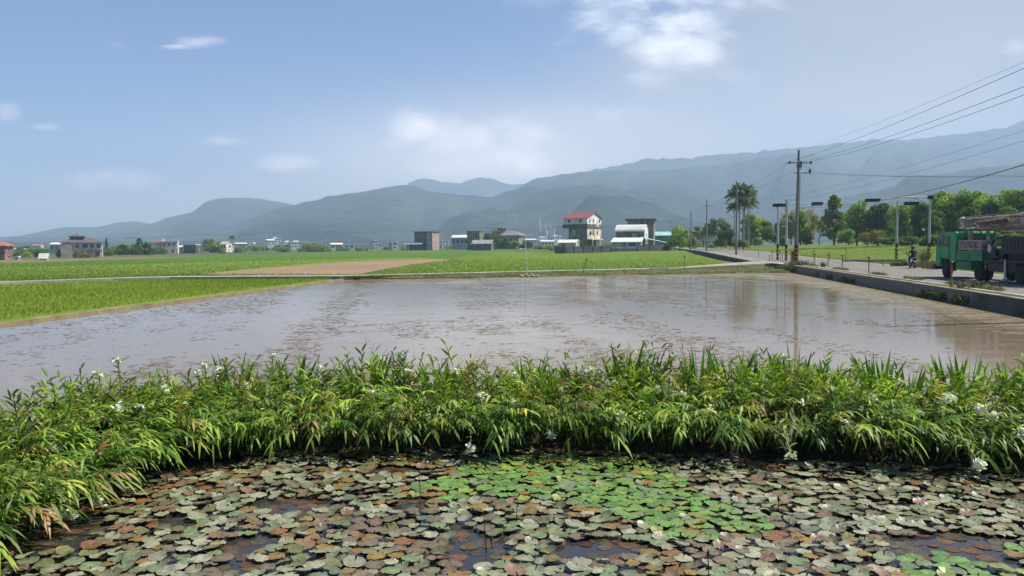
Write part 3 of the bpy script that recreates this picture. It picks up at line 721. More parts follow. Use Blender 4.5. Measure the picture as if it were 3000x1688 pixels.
PADK = {  # kind: (base colour, sunk, words)
 'silver': ((0.24, 0.235, 0.155), 0, 'pale silvery grey-green lily pad'), 'olive': ((0.135, 0.14, 0.06), 0, 'dull olive lily pad'),
 'green': ((0.12, 0.215, 0.05), 0, 'fresh bright green lily pad'), 'lime': ((0.165, 0.21, 0.045), 0, 'yellow-green lily pad'),
 'mauve': ((0.15, 0.11, 0.065), 0, 'brownish pink lily pad'), 'rust': ((0.185, 0.085, 0.03), 0, 'rusty orange-brown withered lily pad'),
 'amber': ((0.185, 0.12, 0.03), 0, 'yellow-brown ageing lily pad'), 'teal': ((0.145, 0.18, 0.09), 0, 'grey-green lily pad')}
def pad_arrays(r, col, seed, ragged=False):
    q = np.random.default_rng(seed); n = 22; notch = .10
    an = np.linspace(notch, 2*math.pi-notch, n)
    rr = r*(1+.02*np.sin(an*3+q.random()*6)+.010*q.standard_normal(n)*(5 if ragged else 1))
    zr = .004*np.sin(an*2+q.random()*6)+.004*q.standard_normal(n)+(.012 if q.random() < .35 else 0)*np.clip(np.sin(an-q.random()*6), 0, 1)*2.5
    V = [(0, 0, .004)]
    V += [(math.cos(a)*x*.55, math.sin(a)*x*.55, .006+z*.25) for a, x, z in zip(an, rr, zr)]
    V += [(math.cos(a)*x, math.sin(a)*x, .004+z) for a, x, z in zip(an, rr, zr)]
    F = [(0, 1+i, 2+i) for i in range(n-1)]
    for i in range(n-1): F += [(1+i, 1+n+i, 2+n+i), (1+i, 2+n+i, 2+i)]
    V = np.array(V)
    rad = np.concatenate([[0], np.full(n, .5), np.full(n, 1.)])
    C = np.array(col)[None]*(1+.0*rad[:, None])
    vein = np.concatenate([[1.15], 1+.06*(-1)**np.arange(n), 1+.05*(-1)**np.arange(n)])[:, None]
    return V, np.array(F), np.clip(C*vein*(1+.07*q.standard_normal((len(V), 1))), 0, 1)
VARS = {}
for k, (c, _, _) in PADK.items():
    for j in range(4):
        q = np.random.default_rng(hash(k) % 1000 if False else (len(VARS)*13+5))
        cc = np.array(c)*(1+.13*q.standard_normal())*(1+.05*q.standard_normal(3))
        V, F, C = pad_arrays(1.0, cc, len(VARS)+100, ragged=(k in ('rust', 'amber') and j > 1)); VARS[(k, j)] = (V, F, C)
def inpoly(px, py, poly):
    c = False; n = len(poly)
    for i in range(n):
        x1, y1 = poly[i]; x2, y2 = poly[(i+1) % n]
        if (y1 > py) != (y2 > py) and px < (x2-x1)*(py-y1)/(y2-y1)+x1: c = not c
    return c
GP = [(1290, 1400), (1420, 1340), (1700, 1330), (1860, 1345), (1960, 1375), (2010, 1420), (2060, 1460), (2180, 1490), (2250, 1530), (2240, 1560), (2060, 1585), (1930, 1565), (1780, 1500), (1640, 1470), (1420, 1455), (1180, 1480), (1180, 1445)]
GP2 = [(2640, 1640), (2760, 1615), (3100, 1600), (3100, 1800), (2600, 1800)]
OPEN = [[(2560, 1565), (2800, 1562), (2850, 1600), (2720, 1635), (2600, 1625)], [(450, 1515), (560, 1505), (590, 1550), (490, 1550)], [(1190, 1455), (1280, 1460), (1250, 1490), (1130, 1490)],
        [(820, 1330), (560, 1390), (520, 1350)], [(1640, 1615), (1760, 1600), (1790, 1630), (1700, 1645)], [(1350, 1630), (1410, 1610), (1400, 1680), (1350, 1680)], [(0, 1580), (280, 1500), (330, 1550), (200, 1610), (0, 1640)]]
pads = []; cell = {}
rp = random.Random(5)
def try_pad(x, y, r, f):
    ci, cj = int(x//.3), int(y//.3)
    for a in (-1, 0, 1):
        for b in (-1, 0, 1):
            for (X, Y, Rr) in cell.get((ci+a, cj+b), ()):
                if math.hypot(x-X, y-Y) < (r+Rr)*f: return False
    cell.setdefault((ci, cj), []).append((x, y, r)); return True
for it in range(60000):
    y = rp.uniform(5.2, 10.9); x = rp.uniform(-5.0, 8.5)
    if abs(x) > y*.68+.4 or y > bank_front(x)-.05: continue
    if x < -4.62 or (x < -4.2 and y > 9.9): continue
    px, py = proj(x, y, 0)
    g1 = inpoly(px, py, GP); g2 = inpoly(px, py, GP2)
    if any(inpoly(px, py, o) for o in OPEN): continue
    left = px < 330 + (py-1500)*-.6 
    nz = mnoise.noise((x*1.1, y*1.6, 4)); nn2 = mnoise.noise((x*.5, y*.8, 8))
    if nz+.5*nn2 < (-.36 if not g1 else -.9): continue
    if left and rp.random() < .8: continue
    r = rp.uniform(.060, .100)*(1.0 if not g1 else 1.04)
    if not try_pad(x, y, r, .75 if not g1 else .68): continue
    d = y
    u = rp.random()
    near = (py-1330)/360
    if g1 or g2: k = 'green' if u < .62 else ('lime' if u < .82 else ('teal' if u < .93 else 'amber'))
    else:
        warm = mnoise.noise((x*.9+7, y*1.4, 2))+.45*(px < 500)+.3*(py < 1420)
        if px > 1900 and py < 1560: k = 'silver' if u < .48 else ('olive' if u < .66 else ('teal' if u < .78 else ('mauve' if u < .96 else 'rust')))
        elif warm > .18: k = 'mauve' if u < .36 else ('rust' if u < .48 else ('amber' if u < .60 else ('silver' if u < .86 else 'olive')))
        else: k = 'silver' if u < .40 else ('teal' if u < .56 else ('olive' if u < .70 else ('mauve' if u < .93 else 'amber')))
    pads.append((x, y, r, k, rp.randrange(4), rp.uniform(0, 6.28), px, py))
def padvis(p): return -30 < p[6] < 3030 and p[7] < 1740
pads.sort(key=lambda p: (not padvis(p), p[1]))
vm = {kk: npmesh('lily_pad', V*1.0, F, M_pad, C, smooth=True) for kk, (V, F, C) in VARS.items()}
# heights: later pads ride slightly over earlier ones
def padz(i): return .004+.016*((i*7919) % 97)/97
big = []; PADL = {}
for i, p in enumerate(pads):
    x, y, r, k, j, a, px, py = p
    if i < 300:
        o = link('lily_pad', vm[(k, j)]); o.location = (x, y, padz(i)); o.rotation_euler = (rp.uniform(-.03, .03), rp.uniform(-.03, .03), a); o.scale = (r, r, 1)
        nb2 = sorted((q for q in pads[:460] if q is not p and math.hypot(q[0]-x, q[1]-y) < .6), key=lambda q: math.hypot(q[0]-x, q[1]-y))[:2]
        SW = {'silver': 'silvery', 'olive': 'olive', 'green': 'green', 'lime': 'yellow-green', 'mauve': 'brownish', 'rust': 'rusty', 'amber': 'yellow-brown', 'teal': 'grey-green'}
        col = ['far left', 'left', 'centre left', 'centre', 'centre right', 'right', 'far right'][min(6, max(0, int(px//429)))]
        row = 'first row' if py > 1640 else ('second row' if py > 1590 else ('third row' if py > 1545 else 'fourth row'))
        sz_ = 'small ' if r < .069 else ('big ' if r > .091 else '')
        nbw = (' between a %s and a %s one' % (SW[nb2[0][3]], SW[nb2[1][3]])) if len(nb2) == 2 else ' in open water'
        PADL.setdefault('%s%s lily pad%s, %s, %s' % (sz_, SW[k], nbw, row, col), []).append((px, o))
        tag(o, '%s%s lily pad%s, %s, %s' % (sz_, SW[k], nbw, row, col), 'lily pad', 'lily pads floating on the pond')
    else:
        V, F, C = VARS[(k, j)]; q = V*np.array([r, r, 1.]); ca, sa = math.cos(a), math.sin(a)
        big.append((np.stack([q[:, 0]*ca-q[:, 1]*sa+x, q[:, 0]*sa+q[:, 1]*ca+y, q[:, 2]+padz(i)], 1), F, C))
for lb, oo in PADL.items():
    if len(oo) > 1:
        oo.sort(key=lambda t: t[0]); lb2 = lb.replace(' lily pad', ' pad').replace(', first row', ', row one')
        for q_, (_, o_) in enumerate(oo): o_['label'] = lb2+(', left twin', ', right twin')[q_] if len(oo) == 2 else lb2+(', left twin', ', middle twin', ', right twin', ', last twin')[min(3, q_)]
V, F, C = cat(big)
o = structure('lily_pads', npmesh('lily_pads', V, F, M_pad, C, smooth=True), 'stuff', 'crowd of smaller-looking lily pads covering the far half of the pond'); o['category'] = 'lily pads'
print('pads', len(pads))
# sunken brown leaves just under / at the surface
n = 3600; sub = []
for i in range(n):
    y = rp.uniform(5.3, 10.8); x = rp.uniform(-5, 8.5)
    if y > bank_front(x)-.1 or abs(x) > y*.7+.3 or x < -4.7: continue
    if mnoise.noise((x*.8+3, y*1.2, 6)) < -.28: continue
    V, F, C = VARS[('rust' if rp.random() < .4 else 'mauve', rp.randrange(4))]
    r = rp.uniform(.05, .10); a = rp.random()*6.28; q = V*np.array([r, r*rp.uniform(.6, 1), .3]); ca, sa = math.cos(a), math.sin(a)
    sub.append((np.stack([q[:, 0]*ca-q[:, 1]*sa+x, q[:, 0]*sa+q[:, 1]*ca+y, q[:, 2]*.5-.0195+.004*rp.random()], 1), F, C*(.35+.3*rp.random())))
V, F, C = cat(sub)
o = structure('sunken_leaves', npmesh('sunken_leaves', V, F, M_pad, C), 'stuff', 'dark brown dead leaves lying flat at the pond surface between the pads'); o['category'] = 'dead leaves'
# dry seed stalks standing out of the pond
SK = [(1425, 1612, 1505), (1441, 1600, 1577), (2076, 1700, 1618), (2281, 1503, 1460), (1515, 1532, 1480), (1235, 1553, 1532), (2315, 1537, 1520), (1655, 1565, 1550), (1645, 1470, 1455), (2535, 1590, 1565), (1230, 1480, 1400)]
M_dead = mat('dead_stalk', (.035, .022, .012), .8, .3, 9)
for i, (px, yb, yt) in enumerate(SK):
    b = G(px, yb, 0); h = (yb-yt)*b.y/FPX*1.05
    th = thing('dead_stalk', ('tallest thin dark dead stalk standing out of the pond, front centre' if i == 0 else 'dark dead seed stalk with a pointed head, bottom of pond right of centre' if i == 2 else 'short dark dead stalk poking out between the pads, %s' % ['', '', '', 'left of the open water at right', 'centre, behind the tallest stalk', 'left of the tallest stalk', 'right edge of the green patch', 'right of the tallest stalk', 'inside the green patch', 'beside the open water at right', 'left end of the green patch'][i]), 'stalk', (b.x, b.y, -.05), 0, 'dead stalks in the pond')
    MB().tube([(0, 0, 0), (random.uniform(-.01, .01), 0, h*.5), (random.uniform(-.02, .02)-.005, 0, h+.05)], [.006, .005, .004], 5).build('stem', M_dead, th)
    if i in (1, 2, 3, 7): MB().lathe((-.005, 0, h*.95+.05), 'Z', [(-.03, .003), (-.01, .013), (.01, .011), (.035, .002)], 8).build('seed_head', M_dead, th)

# ------------------------------------------------------------------ paddy: floating straw and weed, rice tufts, verge grass
def flakes(n, f_ok, size, cols, w, zr=(.002, .012), asp=(.15, .5)):
    pos = []
    while len(pos) < n:
        u = rng.random(); y = 1/(1/12.5*(1-u)+1/72*u) if rng.random() < .55 else 12.5+60*rng.random()
        x = rng.uniform(max(bund_x(y)+.3, -y*.72), wall_x(y)-.1)
        if y > 66 and y > np.interp(x, [farL.x, farR.x], [farL.y, farR.y])-.2: continue
        if x < 14 and y < 12.6: continue
        if f_ok(x, y): pos.append((x, y))
    P = np.array(pos); n = len(P); ang = rng.random(n)*.9-.45+.1; L_ = size*(.4+1.3*rng.random(n)**2)*(.6+P[:, 1]/40); Wd = L_*(asp[0]+(asp[1]-asp[0])*rng.random(n))
    d = np.stack([np.cos(ang), np.sin(ang), 0*ang], 1); s = np.stack([-np.sin(ang), np.cos(ang), 0*ang], 1)
    c = np.concatenate([P, rng.uniform(*zr, (n, 1))], 1)
    V = []
    for (a, b) in ((-1, -.2), (-.3, -1), (.7, -.6), (1, .3), (.2, 1), (-.7, .6)):
        j = 1+.35*rng.standard_normal((n, 1))
        V.append(c+d*(L_[:, None]*a*.5*j)+s*(Wd[:, None]*b*.5*j))
    V = np.stack(V, 1).reshape(-1, 3); i = np.arange(n)[:, None]*6
    F = np.concatenate([i+[0, 1, 2], i+[0, 2, 3], i+[0, 3, 4], i+[0, 4, 5]])
    return V, F, np.repeat(np.clip(mixcol(n, cols, w), .01, 1), 6, 0)
def streak(x, y):
    a = R(98); u = x*math.cos(a)+y*math.sin(a); v = -x*math.sin(a)+y*math.cos(a)
    s = mnoise.noise((u*.035, v*.55, 1))+.6*mnoise.noise((x*.13, y*.20, 5))+.5*mnoise.noise((x*.9, y*1.2, 9))
    near_wall = max(0, 1-(wall_x(y)-x)/5)
    return s+.42*near_wall+.10*(y > 60)
M_straw = mat('straw', (.2, .15, .1), .85, attr=True)
a1 = flakes(34000, lambda x, y: streak(x, y) > -.05+.5*rng.random(), .115, [(.17, .115, .07), (.24, .18, .11), (.10, .08, .045), (.15, .15, .055)], [.4, .3, .2, .1])
a2 = flakes(2500, lambda x, y: rng.random() < .9, .11, [(.12, .10, .055), (.2, .15, .09)], [.5, .5])
V, F, C = cat([a1, a2])
o = structure('floating_straw', npmesh('floating_straw', V, F, M_straw, C), 'stuff', 'brown bits of straw and weed drifting in streaks on the flooded paddy'); o['category'] = 'straw'
M_grass = mat('grass_blade', (.1, .2, .04), .7, attr=True, transl=.35, spec=.12)
def tufts(P, h, nb, wd, cols, w, spread=.5, droop=.25, segs=2):
    n = len(P); B = np.repeat(P, nb, 0); H = np.repeat(h, nb)*(.65+.5*rng.random(n*nb))
    az = rng.random(n*nb)*6.283; sp = spread*rng.random(n*nb)
    dv = np.stack([np.cos(az)*sp, np.sin(az)*sp, np.ones(n*nb)], 1)
    B = B+np.stack([np.cos(az), np.sin(az), 0*az], 1)*.03
    tone = 1+.28*nz2(P, .09, 41)+.16*nz2(P, .45, 43)
    c = np.repeat(mixcol(n, cols, w)*tone[:, None], nb, 0)*(1+.12*rng.standard_normal((n*nb, 1)))
    return leafmesh(B, dv, rng.standard_normal((n*nb, 3)), H, wd*(.7+.6*rng.random(n*nb)), droop*rng.random(n*nb), np.clip(c, .01, 1), segs)
RC = [(.18, .25, .028), (.23, .30, .04), (.27, .33, .055), (.12, .19, .022)]
pos = []
dirb = Vector((bundB.x-bundA.x, bundB.y-bundA.y)).normalized(); nb_ = Vector((-dirb.y, dirb.x))
for i in range(200):
    for j in range(260):
        q = Vector((bund_x(24)-.9, 24))+nb_*(i*.27)+dirb*(j*.235)
        x, y = q.x+rng.uniform(-.04, .04), q.y+rng.uniform(-.04, .04)
        px, py = proj(x, y, .1)
        if px < -60 or py > 975: continue
        yp = np.interp(x, [p[0] for p in pf], [p[1] for p in pf])
        if y > yp-.35: continue
        if i*.27 > 14 and rng.random() < .35: continue
        pos.append((x, y, .07))
P = np.array(pos); print('rice', len(P))
hh = .21+.05*np.array([mnoise.noise((p[0]*.15, p[1]*.15, 0)) for p in P])
V, F, C = tufts(P, hh, 6, .016, RC, [.3, .35, .25, .1], .55)
o = structure('rice_plants', npmesh('rice_plants', V, F, M_grass, C), 'stuff', 'young bright green rice standing in rows beside the flooded paddy'); o['category'] = 'rice'
# coarser rice in the far fields (rows) so their surface catches light
pos = []
for _ in range(60000):
    px = rng.uniform(-20, 2200); py = rng.uniform(733, 825)**1
    if py < 760 and rng.random() < .5: continue
    x, y = GT(px, py)
    if y < np.interp(x, [p[0] for p in pf], [p[1] for p in pf])+2.6 or y > 240: continue
    bp = inpoly(px, py, [(575, 806), (1060, 806), (1130, 790), (1210, 776), (1325, 761), (1290, 758), (1100, 763), (1000, 767), (780, 785)])
    if bp or x > roadx(y)-3.2 or inpoly(px, py, [(2090, 762), (2260, 762), (2260, 790), (2170, 780)]) or (py < 766-px*.02 and px < 600): continue
    if px > 1640 and py < 739: continue
    pos.append((x, y, Tg(x, y)+.12))
P = np.array(pos)
V, F, C = tufts(P, np.full(len(P), .15), 4, .022, [(.12, .20, .03), (.15, .23, .04), (.18, .25, .05)], [.35, .4, .25], .5)
o = structure('rice_plants', npmesh('rice_plants', V, F, M_grass, C), 'stuff', 'young rice growing across the fields beyond the concrete path'); o['category'] = 'rice'
# verge grass: along the far bank, road wall, road edges and the meadow
pos = []
for _ in range(5200):
    x = rng.uniform(farL.x-2, farR.x+.5); yn = np.interp(x, [v[0] for v in ve], [v[1] for v in ve]); yf = np.interp(x, [p[0] for p in pf], [p[1] for p in pf])
    f = rng.random(); 
    if mnoise.noise((x*.5, f*2, 3)) < -.15: continue
    pos.append((x, yn+.15+(yf-yn-.3)*f, .02+.2*f))
for _ in range(2300):
    y = rng.uniform(34, farR.y+1)
    if mnoise.noise((y*.25, 0, 5)) < .02: continue
    pos.append((wall_x(y)-.02-.25*rng.random()**2, y, -.02+.32*rng.random()))
for _ in range(1600):
    y = rng.uniform(20, farR.y+1)
    if mnoise.noise((y*.3, 3, 5)) < .08: continue
    pos.append((wall_x(y)+.95+.5*rng.random(), y, .63))
P = np.array(pos)
V, F, C = tufts(P, .16+.12*rng.random(len(P)), 7, .022, [(.10, .14, .035), (.16, .19, .06), (.24, .22, .10), (.06, .10, .025)], [.35, .3, .2, .15], 1.0, .5)
o = structure('verge_grass', npmesh('verge_grass', V, F, M_grass, C), 'stuff', 'short rough grass along the path bank and the road wall'); o['category'] = 'grass'
pos = []
for _ in range(9000):
    y = rng.uniform(45, 150); x = rng.uniform(roadx(y)+ROADW+.3, min(y*.72, roadx(y)+ROADW+60))
    near = x-(roadx(y)+ROADW) < 1.6
    if not near and rng.random() < .35: continue
    pos.append((x, y, max(T(x, y), roadz(y)-.12)+.05, near))
P = np.array(pos); nr_ = P[:, 3] > 0
V, F, C = tufts(P[:, :3], np.where(nr_, .3, .10)+.08*rng.random(len(P)), 6, .022, [(.14, .18, .04), (.18, .21, .05), (.22, .20, .07), (.12, .16, .035)], [.35, .35, .15, .15], 1.0, .4)
o = structure('meadow_grass', npmesh('meadow_grass', V, F, M_grass, C), 'stuff', 'rough green grass of the meadow right of the road'); o['category'] = 'grass'

_seen = {}
for o in [o for o in COL.objects if o.name.startswith('ginger_lily')]: _seen.setdefault(o['label'], []).append(o)
for lb, oo in _seen.items():
    if len(oo) > 1:
        oo.sort(key=lambda o: o.location.x)
        for q_, o_ in enumerate(oo): o_['label'] = lb.replace(' of its nearest neighbour', '').replace(', left', '').replace(', right', '')+(', left twin', ', right twin')[q_] if len(oo) == 2 else lb.replace(' of its nearest neighbour', '').replace(', left', '').replace(', right', '')+(', leftmost', ', middle one', ', right one', ', rightmost')[min(3, q_)]
# ------------------------------------------------------------------ buildings
M_glass = mat('window_glass', (.035, .04, .045), .25, .2, 4, spec=.6)
M_frame = mat('window_frame', (.45, .45, .43), .6, .1, 4)
def plain(name, c, rough=.85, var=.22, sc=.6, bump=.15): return mat(name, c, rough, var, sc, bump)
M_wwhite = plain('white_wall', (.80, .76, .71)); M_wcream = plain('cream_wall', (.72, .64, .50), var=.45); M_wgrey = plain('grey_wall', (.22, .21, .175), var=.35)
M_wdark = plain('dark_grey_wall', (.13, .125, .115), var=.35); M_wpink = plain('pink_wall', (.62, .50, .45)); M_wbrown = plain('brown_wall', (.20, .15, .13), var=.35)
M_rred = plain('red_metal_roof', (.28, .085, .08), .65, .25, .8); M_rwhite = plain('white_metal_roof', (.72, .69, .64), .5, .12, .8); M_rgrey = plain('grey_roof', (.11, .10, .105), .7, .3, .8)
M_rteal = plain('teal_sheet_roof', (.34, .58, .50), .5, .15); M_teal = plain('teal_wall', (.10, .30, .25)); M_rbrown = plain('brown_roof', (.17, .085, .065), .8, .3); M_town = plain('far_white_wall', (.62, .62, .60))

def windows(parent, w, dep, spec, z0=0, front_y=None, side='front', x0=0, glass=M_glass, name='window'):
    """spec: list of (centre along face, sill z, width, height). Proud frame with the pane set inside"""
    for (c, s, ww, hh) in spec:
        f = MB(); g = MB(); t = .09
        if side == 'front':
            y = -dep/2 if front_y is None else front_y
            for (a0, a1, b0, b1) in ((-ww/2-t, -ww/2, -t, hh+t), (ww/2, ww/2+t, -t, hh+t), (-ww/2, ww/2, hh, hh+t), (-ww/2, ww/2, -t, 0), (-.03, .03, 0, hh)):
                f.b2(c+a0, c+a1, y-.07, y+.03, s+b0, s+b1)
            g.b2(c-ww/2, c+ww/2, y-.02, y+.06, s, s+hh)
        else:
            xx = w/2 if front_y is None else front_y
            for (a0, a1, b0, b1) in ((-ww/2-t, -ww/2, -t, hh+t), (ww/2, ww/2+t, -t, hh+t), (-ww/2, ww/2, hh, hh+t), (-ww/2, ww/2, -t, 0)):
                f.b2(xx-.03, xx+.07, c+a0, c+a1, s+b0, s+b1)
            g.b2(xx-.06, xx+.02, c-ww/2, c+ww/2, s, s+hh)
        fo = f.build(name, M_frame, parent); g.build('pane', glass, fo)
def gable_roof(mb, w, dep, z, rise, oh=.35, th=.14, x0=0, y0=0):
    """ridge along X"""
    for sgn in (-1, 1):
        a = (x0-w/2-oh, x0+w/2+oh)
        ye = y0+sgn*(dep/2+oh); zz = z-oh*rise/(dep/2)
        p = [(a[0], ye, zz), (a[1], ye, zz), (a[1], y0, z+rise), (a[0], y0, z+rise)]
        mb.add([*p, *[(q[0], q[1], q[2]+th) for q in p]], [(0,1,2,3), (7,6,5,4), (0,4,5,1), (1,5,6,2), (2,6,7,3), (3,7,4,0)])
def gable_wall(mb, w, dep, z0, z, rise, x0=0, y0=0):
    P = [(y0-dep/2, z0), (y0+dep/2, z0), (y0+dep/2, z), (y0, z+rise-.02), (y0-dep/2, z)]
    mb.prism(P, x0-w/2, x0+w/2, 'X')
def hip_roof(mb, w, dep, z, rise, oh=.7, x0=0, y0=0, th=.15, flat=.0):
    W_, D_ = w/2+oh, dep/2+oh; r = max(.3, W_-D_) if W_ > D_ else .3; rd = .2 if W_ >= D_ else D_-W_+.2
    vs = [(x0-W_, y0-D_, z), (x0+W_, y0-D_, z), (x0+W_, y0+D_, z), (x0-W_, y0+D_, z), (x0-r, y0-rd*flat-.02, z+rise), (x0+r, y0-rd*flat-.02, z+rise), (x0+r, y0+rd*flat+.02, z+rise), (x0-r, y0+rd*flat+.02, z+rise)]
    lo = [(a, b, c-th) for a, b, c in vs[:4]]
    mb.add(vs+lo, [(0,1,5,4), (1,2,6,5), (2,3,7,6), (3,0,4,7), (4,5,6,7), (8,9,1,0), (9,10,2,1), (10,11,3,2), (11,8,0,3), (11,10,9,8)])
def origin(px, pyb, d):
    p = D(px, pyb, d); return (p.x, p.y, p.z)

# --- red roofed house with the protruding top floor
k = 2350/250; th = thing('house', 'three storey grey and cream house with red roof and overhanging white top floor', 'house', origin(1720, 733, 250), R(-36))
W1, D1 = 8.6, 8.9     # origin at the near corner: front runs to -x, gable side runs to +y
def sh(mb):  # shift local so the near corner is the origin
    mb.v = [(x-W1/2, y+D1/2, z) for x, y, z in mb.v]; return mb
b = MB(); b.b2(-W1/2+1.9, W1/2, -D1/2, D1/2, -2, 7.0); sh(b).build('wall', M_wgrey, th)
b = MB(); b.b2(W1/2-.0, W1/2+.05, -D1/2+.05, D1/2-.05, 3.5, 6.95); sh(b).build('side_wall', M_wcream, th, label='stained cream side wall of the middle floor')
b = MB(); b.b2(-W1/2-.2, W1/2+.25, -D1/2-.25, D1/2+.2, 6.95, 8.1); sh(b).build('balcony', M_wdark, th)
b = MB(); b.b2(-W1/2, W1/2, -D1/2, D1/2, 8.1, 9.9); gable_wall(b, W1-.02, D1, 9.9, 9.9, 1.75); sh(b).build('top_floor', M_wwhite, th)
b = MB(); gable_roof(b, W1, D1, 9.95, 1.8, .3, .12); sh(b).build('roof', M_rred, th)
def wloc(parent, spec, side, **kw):
    """windows then shifted to the corner-origin frame"""
    before = set(bpy.data.objects)
    windows(parent, W1, D1, spec, side=side, **kw)
    for o in set(bpy.data.objects)-before:
        if o.parent == parent: o.location = (-W1/2, D1/2, 0)
wloc(th, [(-2.1, 8.75, .95, .75), (1.9, 8.75, .95, .8)], 'front')
wloc(th, [(-.6, 4.7, 1.2, 1.5)], 'front', glass=plain('curtain', (.5, .5, .47)))
wloc(th, [(2.6, 4.9, .5, .6), (-1.2, .8, 1.6, 1.3), (2.2, .9, .9, 1.2)], 'front')
wloc(th, [(-2.7, 8.7, .5, 1.0), (-.6, 8.7, .45, 1.0), (3.2, 8.6, .55, 1.1)], 'side')
wloc(th, [(-2.6, 4.7, .9, 1.1), (-.5, 4.8, .55, .8), (1.9, 4.8, .5, .9)], 'side', front_y=W1/2+.05)
b = MB(); b.b2(W1/2+.05, W1/2+1.6, -D1/2+.3, D1/2-1.5, 3.2, 3.4)
for yy_ in (-3.6, -1.2, 1.2): b.b2(W1/2+1.4, W1/2+1.55, yy_, yy_+.15, 0, 3.2)
sh(b).build('porch', M_wwhite, th)
b = MB(); b.tube([(.9, 3.3, 7.2), (1.1, 4.2, 8.0), (1.0, 4.8, 9.4)], [.1, .12, .14], 8); b.lathe((1.3, 4.3, 7.7), 'X', [(0, .1), (.1, .45), (.16, .5)], 14); b.build('satellite_dish', M_wwhite, th)
b = MB(); b.b2(-W1/2-.3, -W1/2+1.8, -D1/2+2, D1/2, 3.3, 3.5); b.b2(-W1/2-.2, -W1/2, -D1/2+2.1, D1/2, -1, 3.3); sh(b).build('annex', M_wdark, th)

# --- garage shed in front, left
th = thing('shed', 'small pinkish white roofed shed with a window, left of the red roofed house', 'shed', origin(1666, 734, 240), R(-22))
b = MB(); gable_wall(b, 5.6, 3.4, -2, 2.3, .7); b.build('wall', M_wpink, th)
b = MB(); gable_roof(b, 5.6, 3.4, 2.35, .75, .3); b.build('roof', M_rwhite, th)
windows(th, 5.6, 3.4, [(-1.2, .9, .8, 1.0)]); windows(th, 5.6, 3.4, [(0, 1.0, .7, .9)], side='side')
# --- white roofed barn house
th = thing('barn', 'grey walled barn with a pale white roof and bright rounded gable end', 'barn', origin(1852, 733, 256), R(-20))
W1, D1 = 9.0, 6.2
b = MB(); b.b2(-W1/2, W1/2, -D1/2, D1/2, -2, 6.0); b.build('wall', M_wgrey, th)
prf = [(-D1/2-.15, 5.9), (-D1/2+.15, 6.4), (-1.4, 7.6), (0, 7.95), (1.4, 7.6), (D1/2-.15, 6.4), (D1/2+.15, 5.9)]
b = MB(); b.prism([(p[0]*.97, p[1]-.08) for p in prf], -W1/2+.02, W1/2+.0, 'X'); b.b2(W1/2, W1/2+.06, -D1/2+.1, D1/2-.1, 3.3, 5.95); b.build('gable', mat('gable_pale', (.72, .70, .56), .7, .08, .5), th)  # gable end is paler than the grey walls
b = MB()
for i in range(len(prf)-1):
    p, q_ = prf[i], prf[i+1]
    b.add([(-W1/2-.4, p[0], p[1]), (W1/2+.15, p[0], p[1]), (W1/2+.15, q_[0], q_[1]), (-W1/2-.4, q_[0], q_[1]), (-W1/2-.4, p[0], p[1]+.13), (W1/2+.15, p[0], p[1]+.13), (W1/2+.15, q_[0], q_[1]+.13), (-W1/2-.4, q_[0], q_[1]+.13)],
          [(0,3,2,1), (4,5,6,7), (0,1,5,4), (1,2,6,5), (2,3,7,6), (3,0,4,7)])
b.build('roof', M_rwhite, th)
windows(th, W1, D1, [(1.3, 4.0, 1.3, 1.3)], glass=plain('curtain', (.5, .5, .47))); windows(th, W1, D1, [(.4, 4.2, .5, 1.1)], side='side', front_y=W1/2+.06)
# --- long white shed in front of the barn
th = thing('shed', 'long low white shed with a bright white sloping roof in front of the barn', 'shed', origin(1837, 736, 246), R(-14))
b = MB(); b.b2(-4.4, 4.4, -2.3, 2.3, -1, 2.75); b.build('wall', plain('shed_wall', (.40, .41, .43)), th)
b = MB(); b.b2(-4.45, 4.45, -2.36, -2.3, -.1, 1.45); b.build('wall_panel', plain('panel_white', (.66, .68, .72)), th)
b = MB(); b.add([(-4.8, -2.7, 2.7), (4.8, -2.7, 2.7), (4.8, 2.5, 4.0), (-4.4, 2.5, 4.0), (-4.8, -2.7, 2.85), (4.8, -2.7, 2.85), (4.8, 2.5, 4.15), (-4.4, 2.5, 4.15)], [(0,3,2,1), (4,5,6,7), (0,1,5,4), (1,2,6,5), (2,3,7,6), (3,0,4,7)]); b.build('roof', M_rwhite, th)
windows(th, 8.8, 4.6, [(-.6, 1.6, .7, .9), (1.8, 1.6, 1.9, .85)]); windows(th, 8.8, 4.6, [(0, .7, 1.8, 1.2)], side='side')
# --- lean-to with mint green roof on the right
th = thing('shed', 'open lean-to with a mint green sheet roof right of the barn', 'shed', origin(1915, 734.5, 250), R(-12))
b = MB(); b.b2(-3.6, 3.4, -1.8, 2.2, -1, 1.9); b.build('wall', M_wdark, th)
b = MB(); b.add([(-4, -2.4, 4.0), (4.6, -2.4, 2.2), (4.6, 2.4, 2.3), (-4, 2.4, 4.2), (-4, -2.4, 4.15), (4.6, -2.4, 2.35), (4.6, 2.4, 2.45), (-4, 2.4, 4.35)], [(0,3,2,1), (4,5,6,7), (0,1,5,4), (1,2,6,5), (2,3,7,6), (3,0,4,7)]); b.build('roof', M_rteal, th)
b = MB(); [b.b2(x, x+.15, -2.2, -2.05, -1, 2.2+(4.3-x)*.19) for x in (-3.6, -.5, 2.2, 4.1)]; b.build('post', M_wgrey, th)
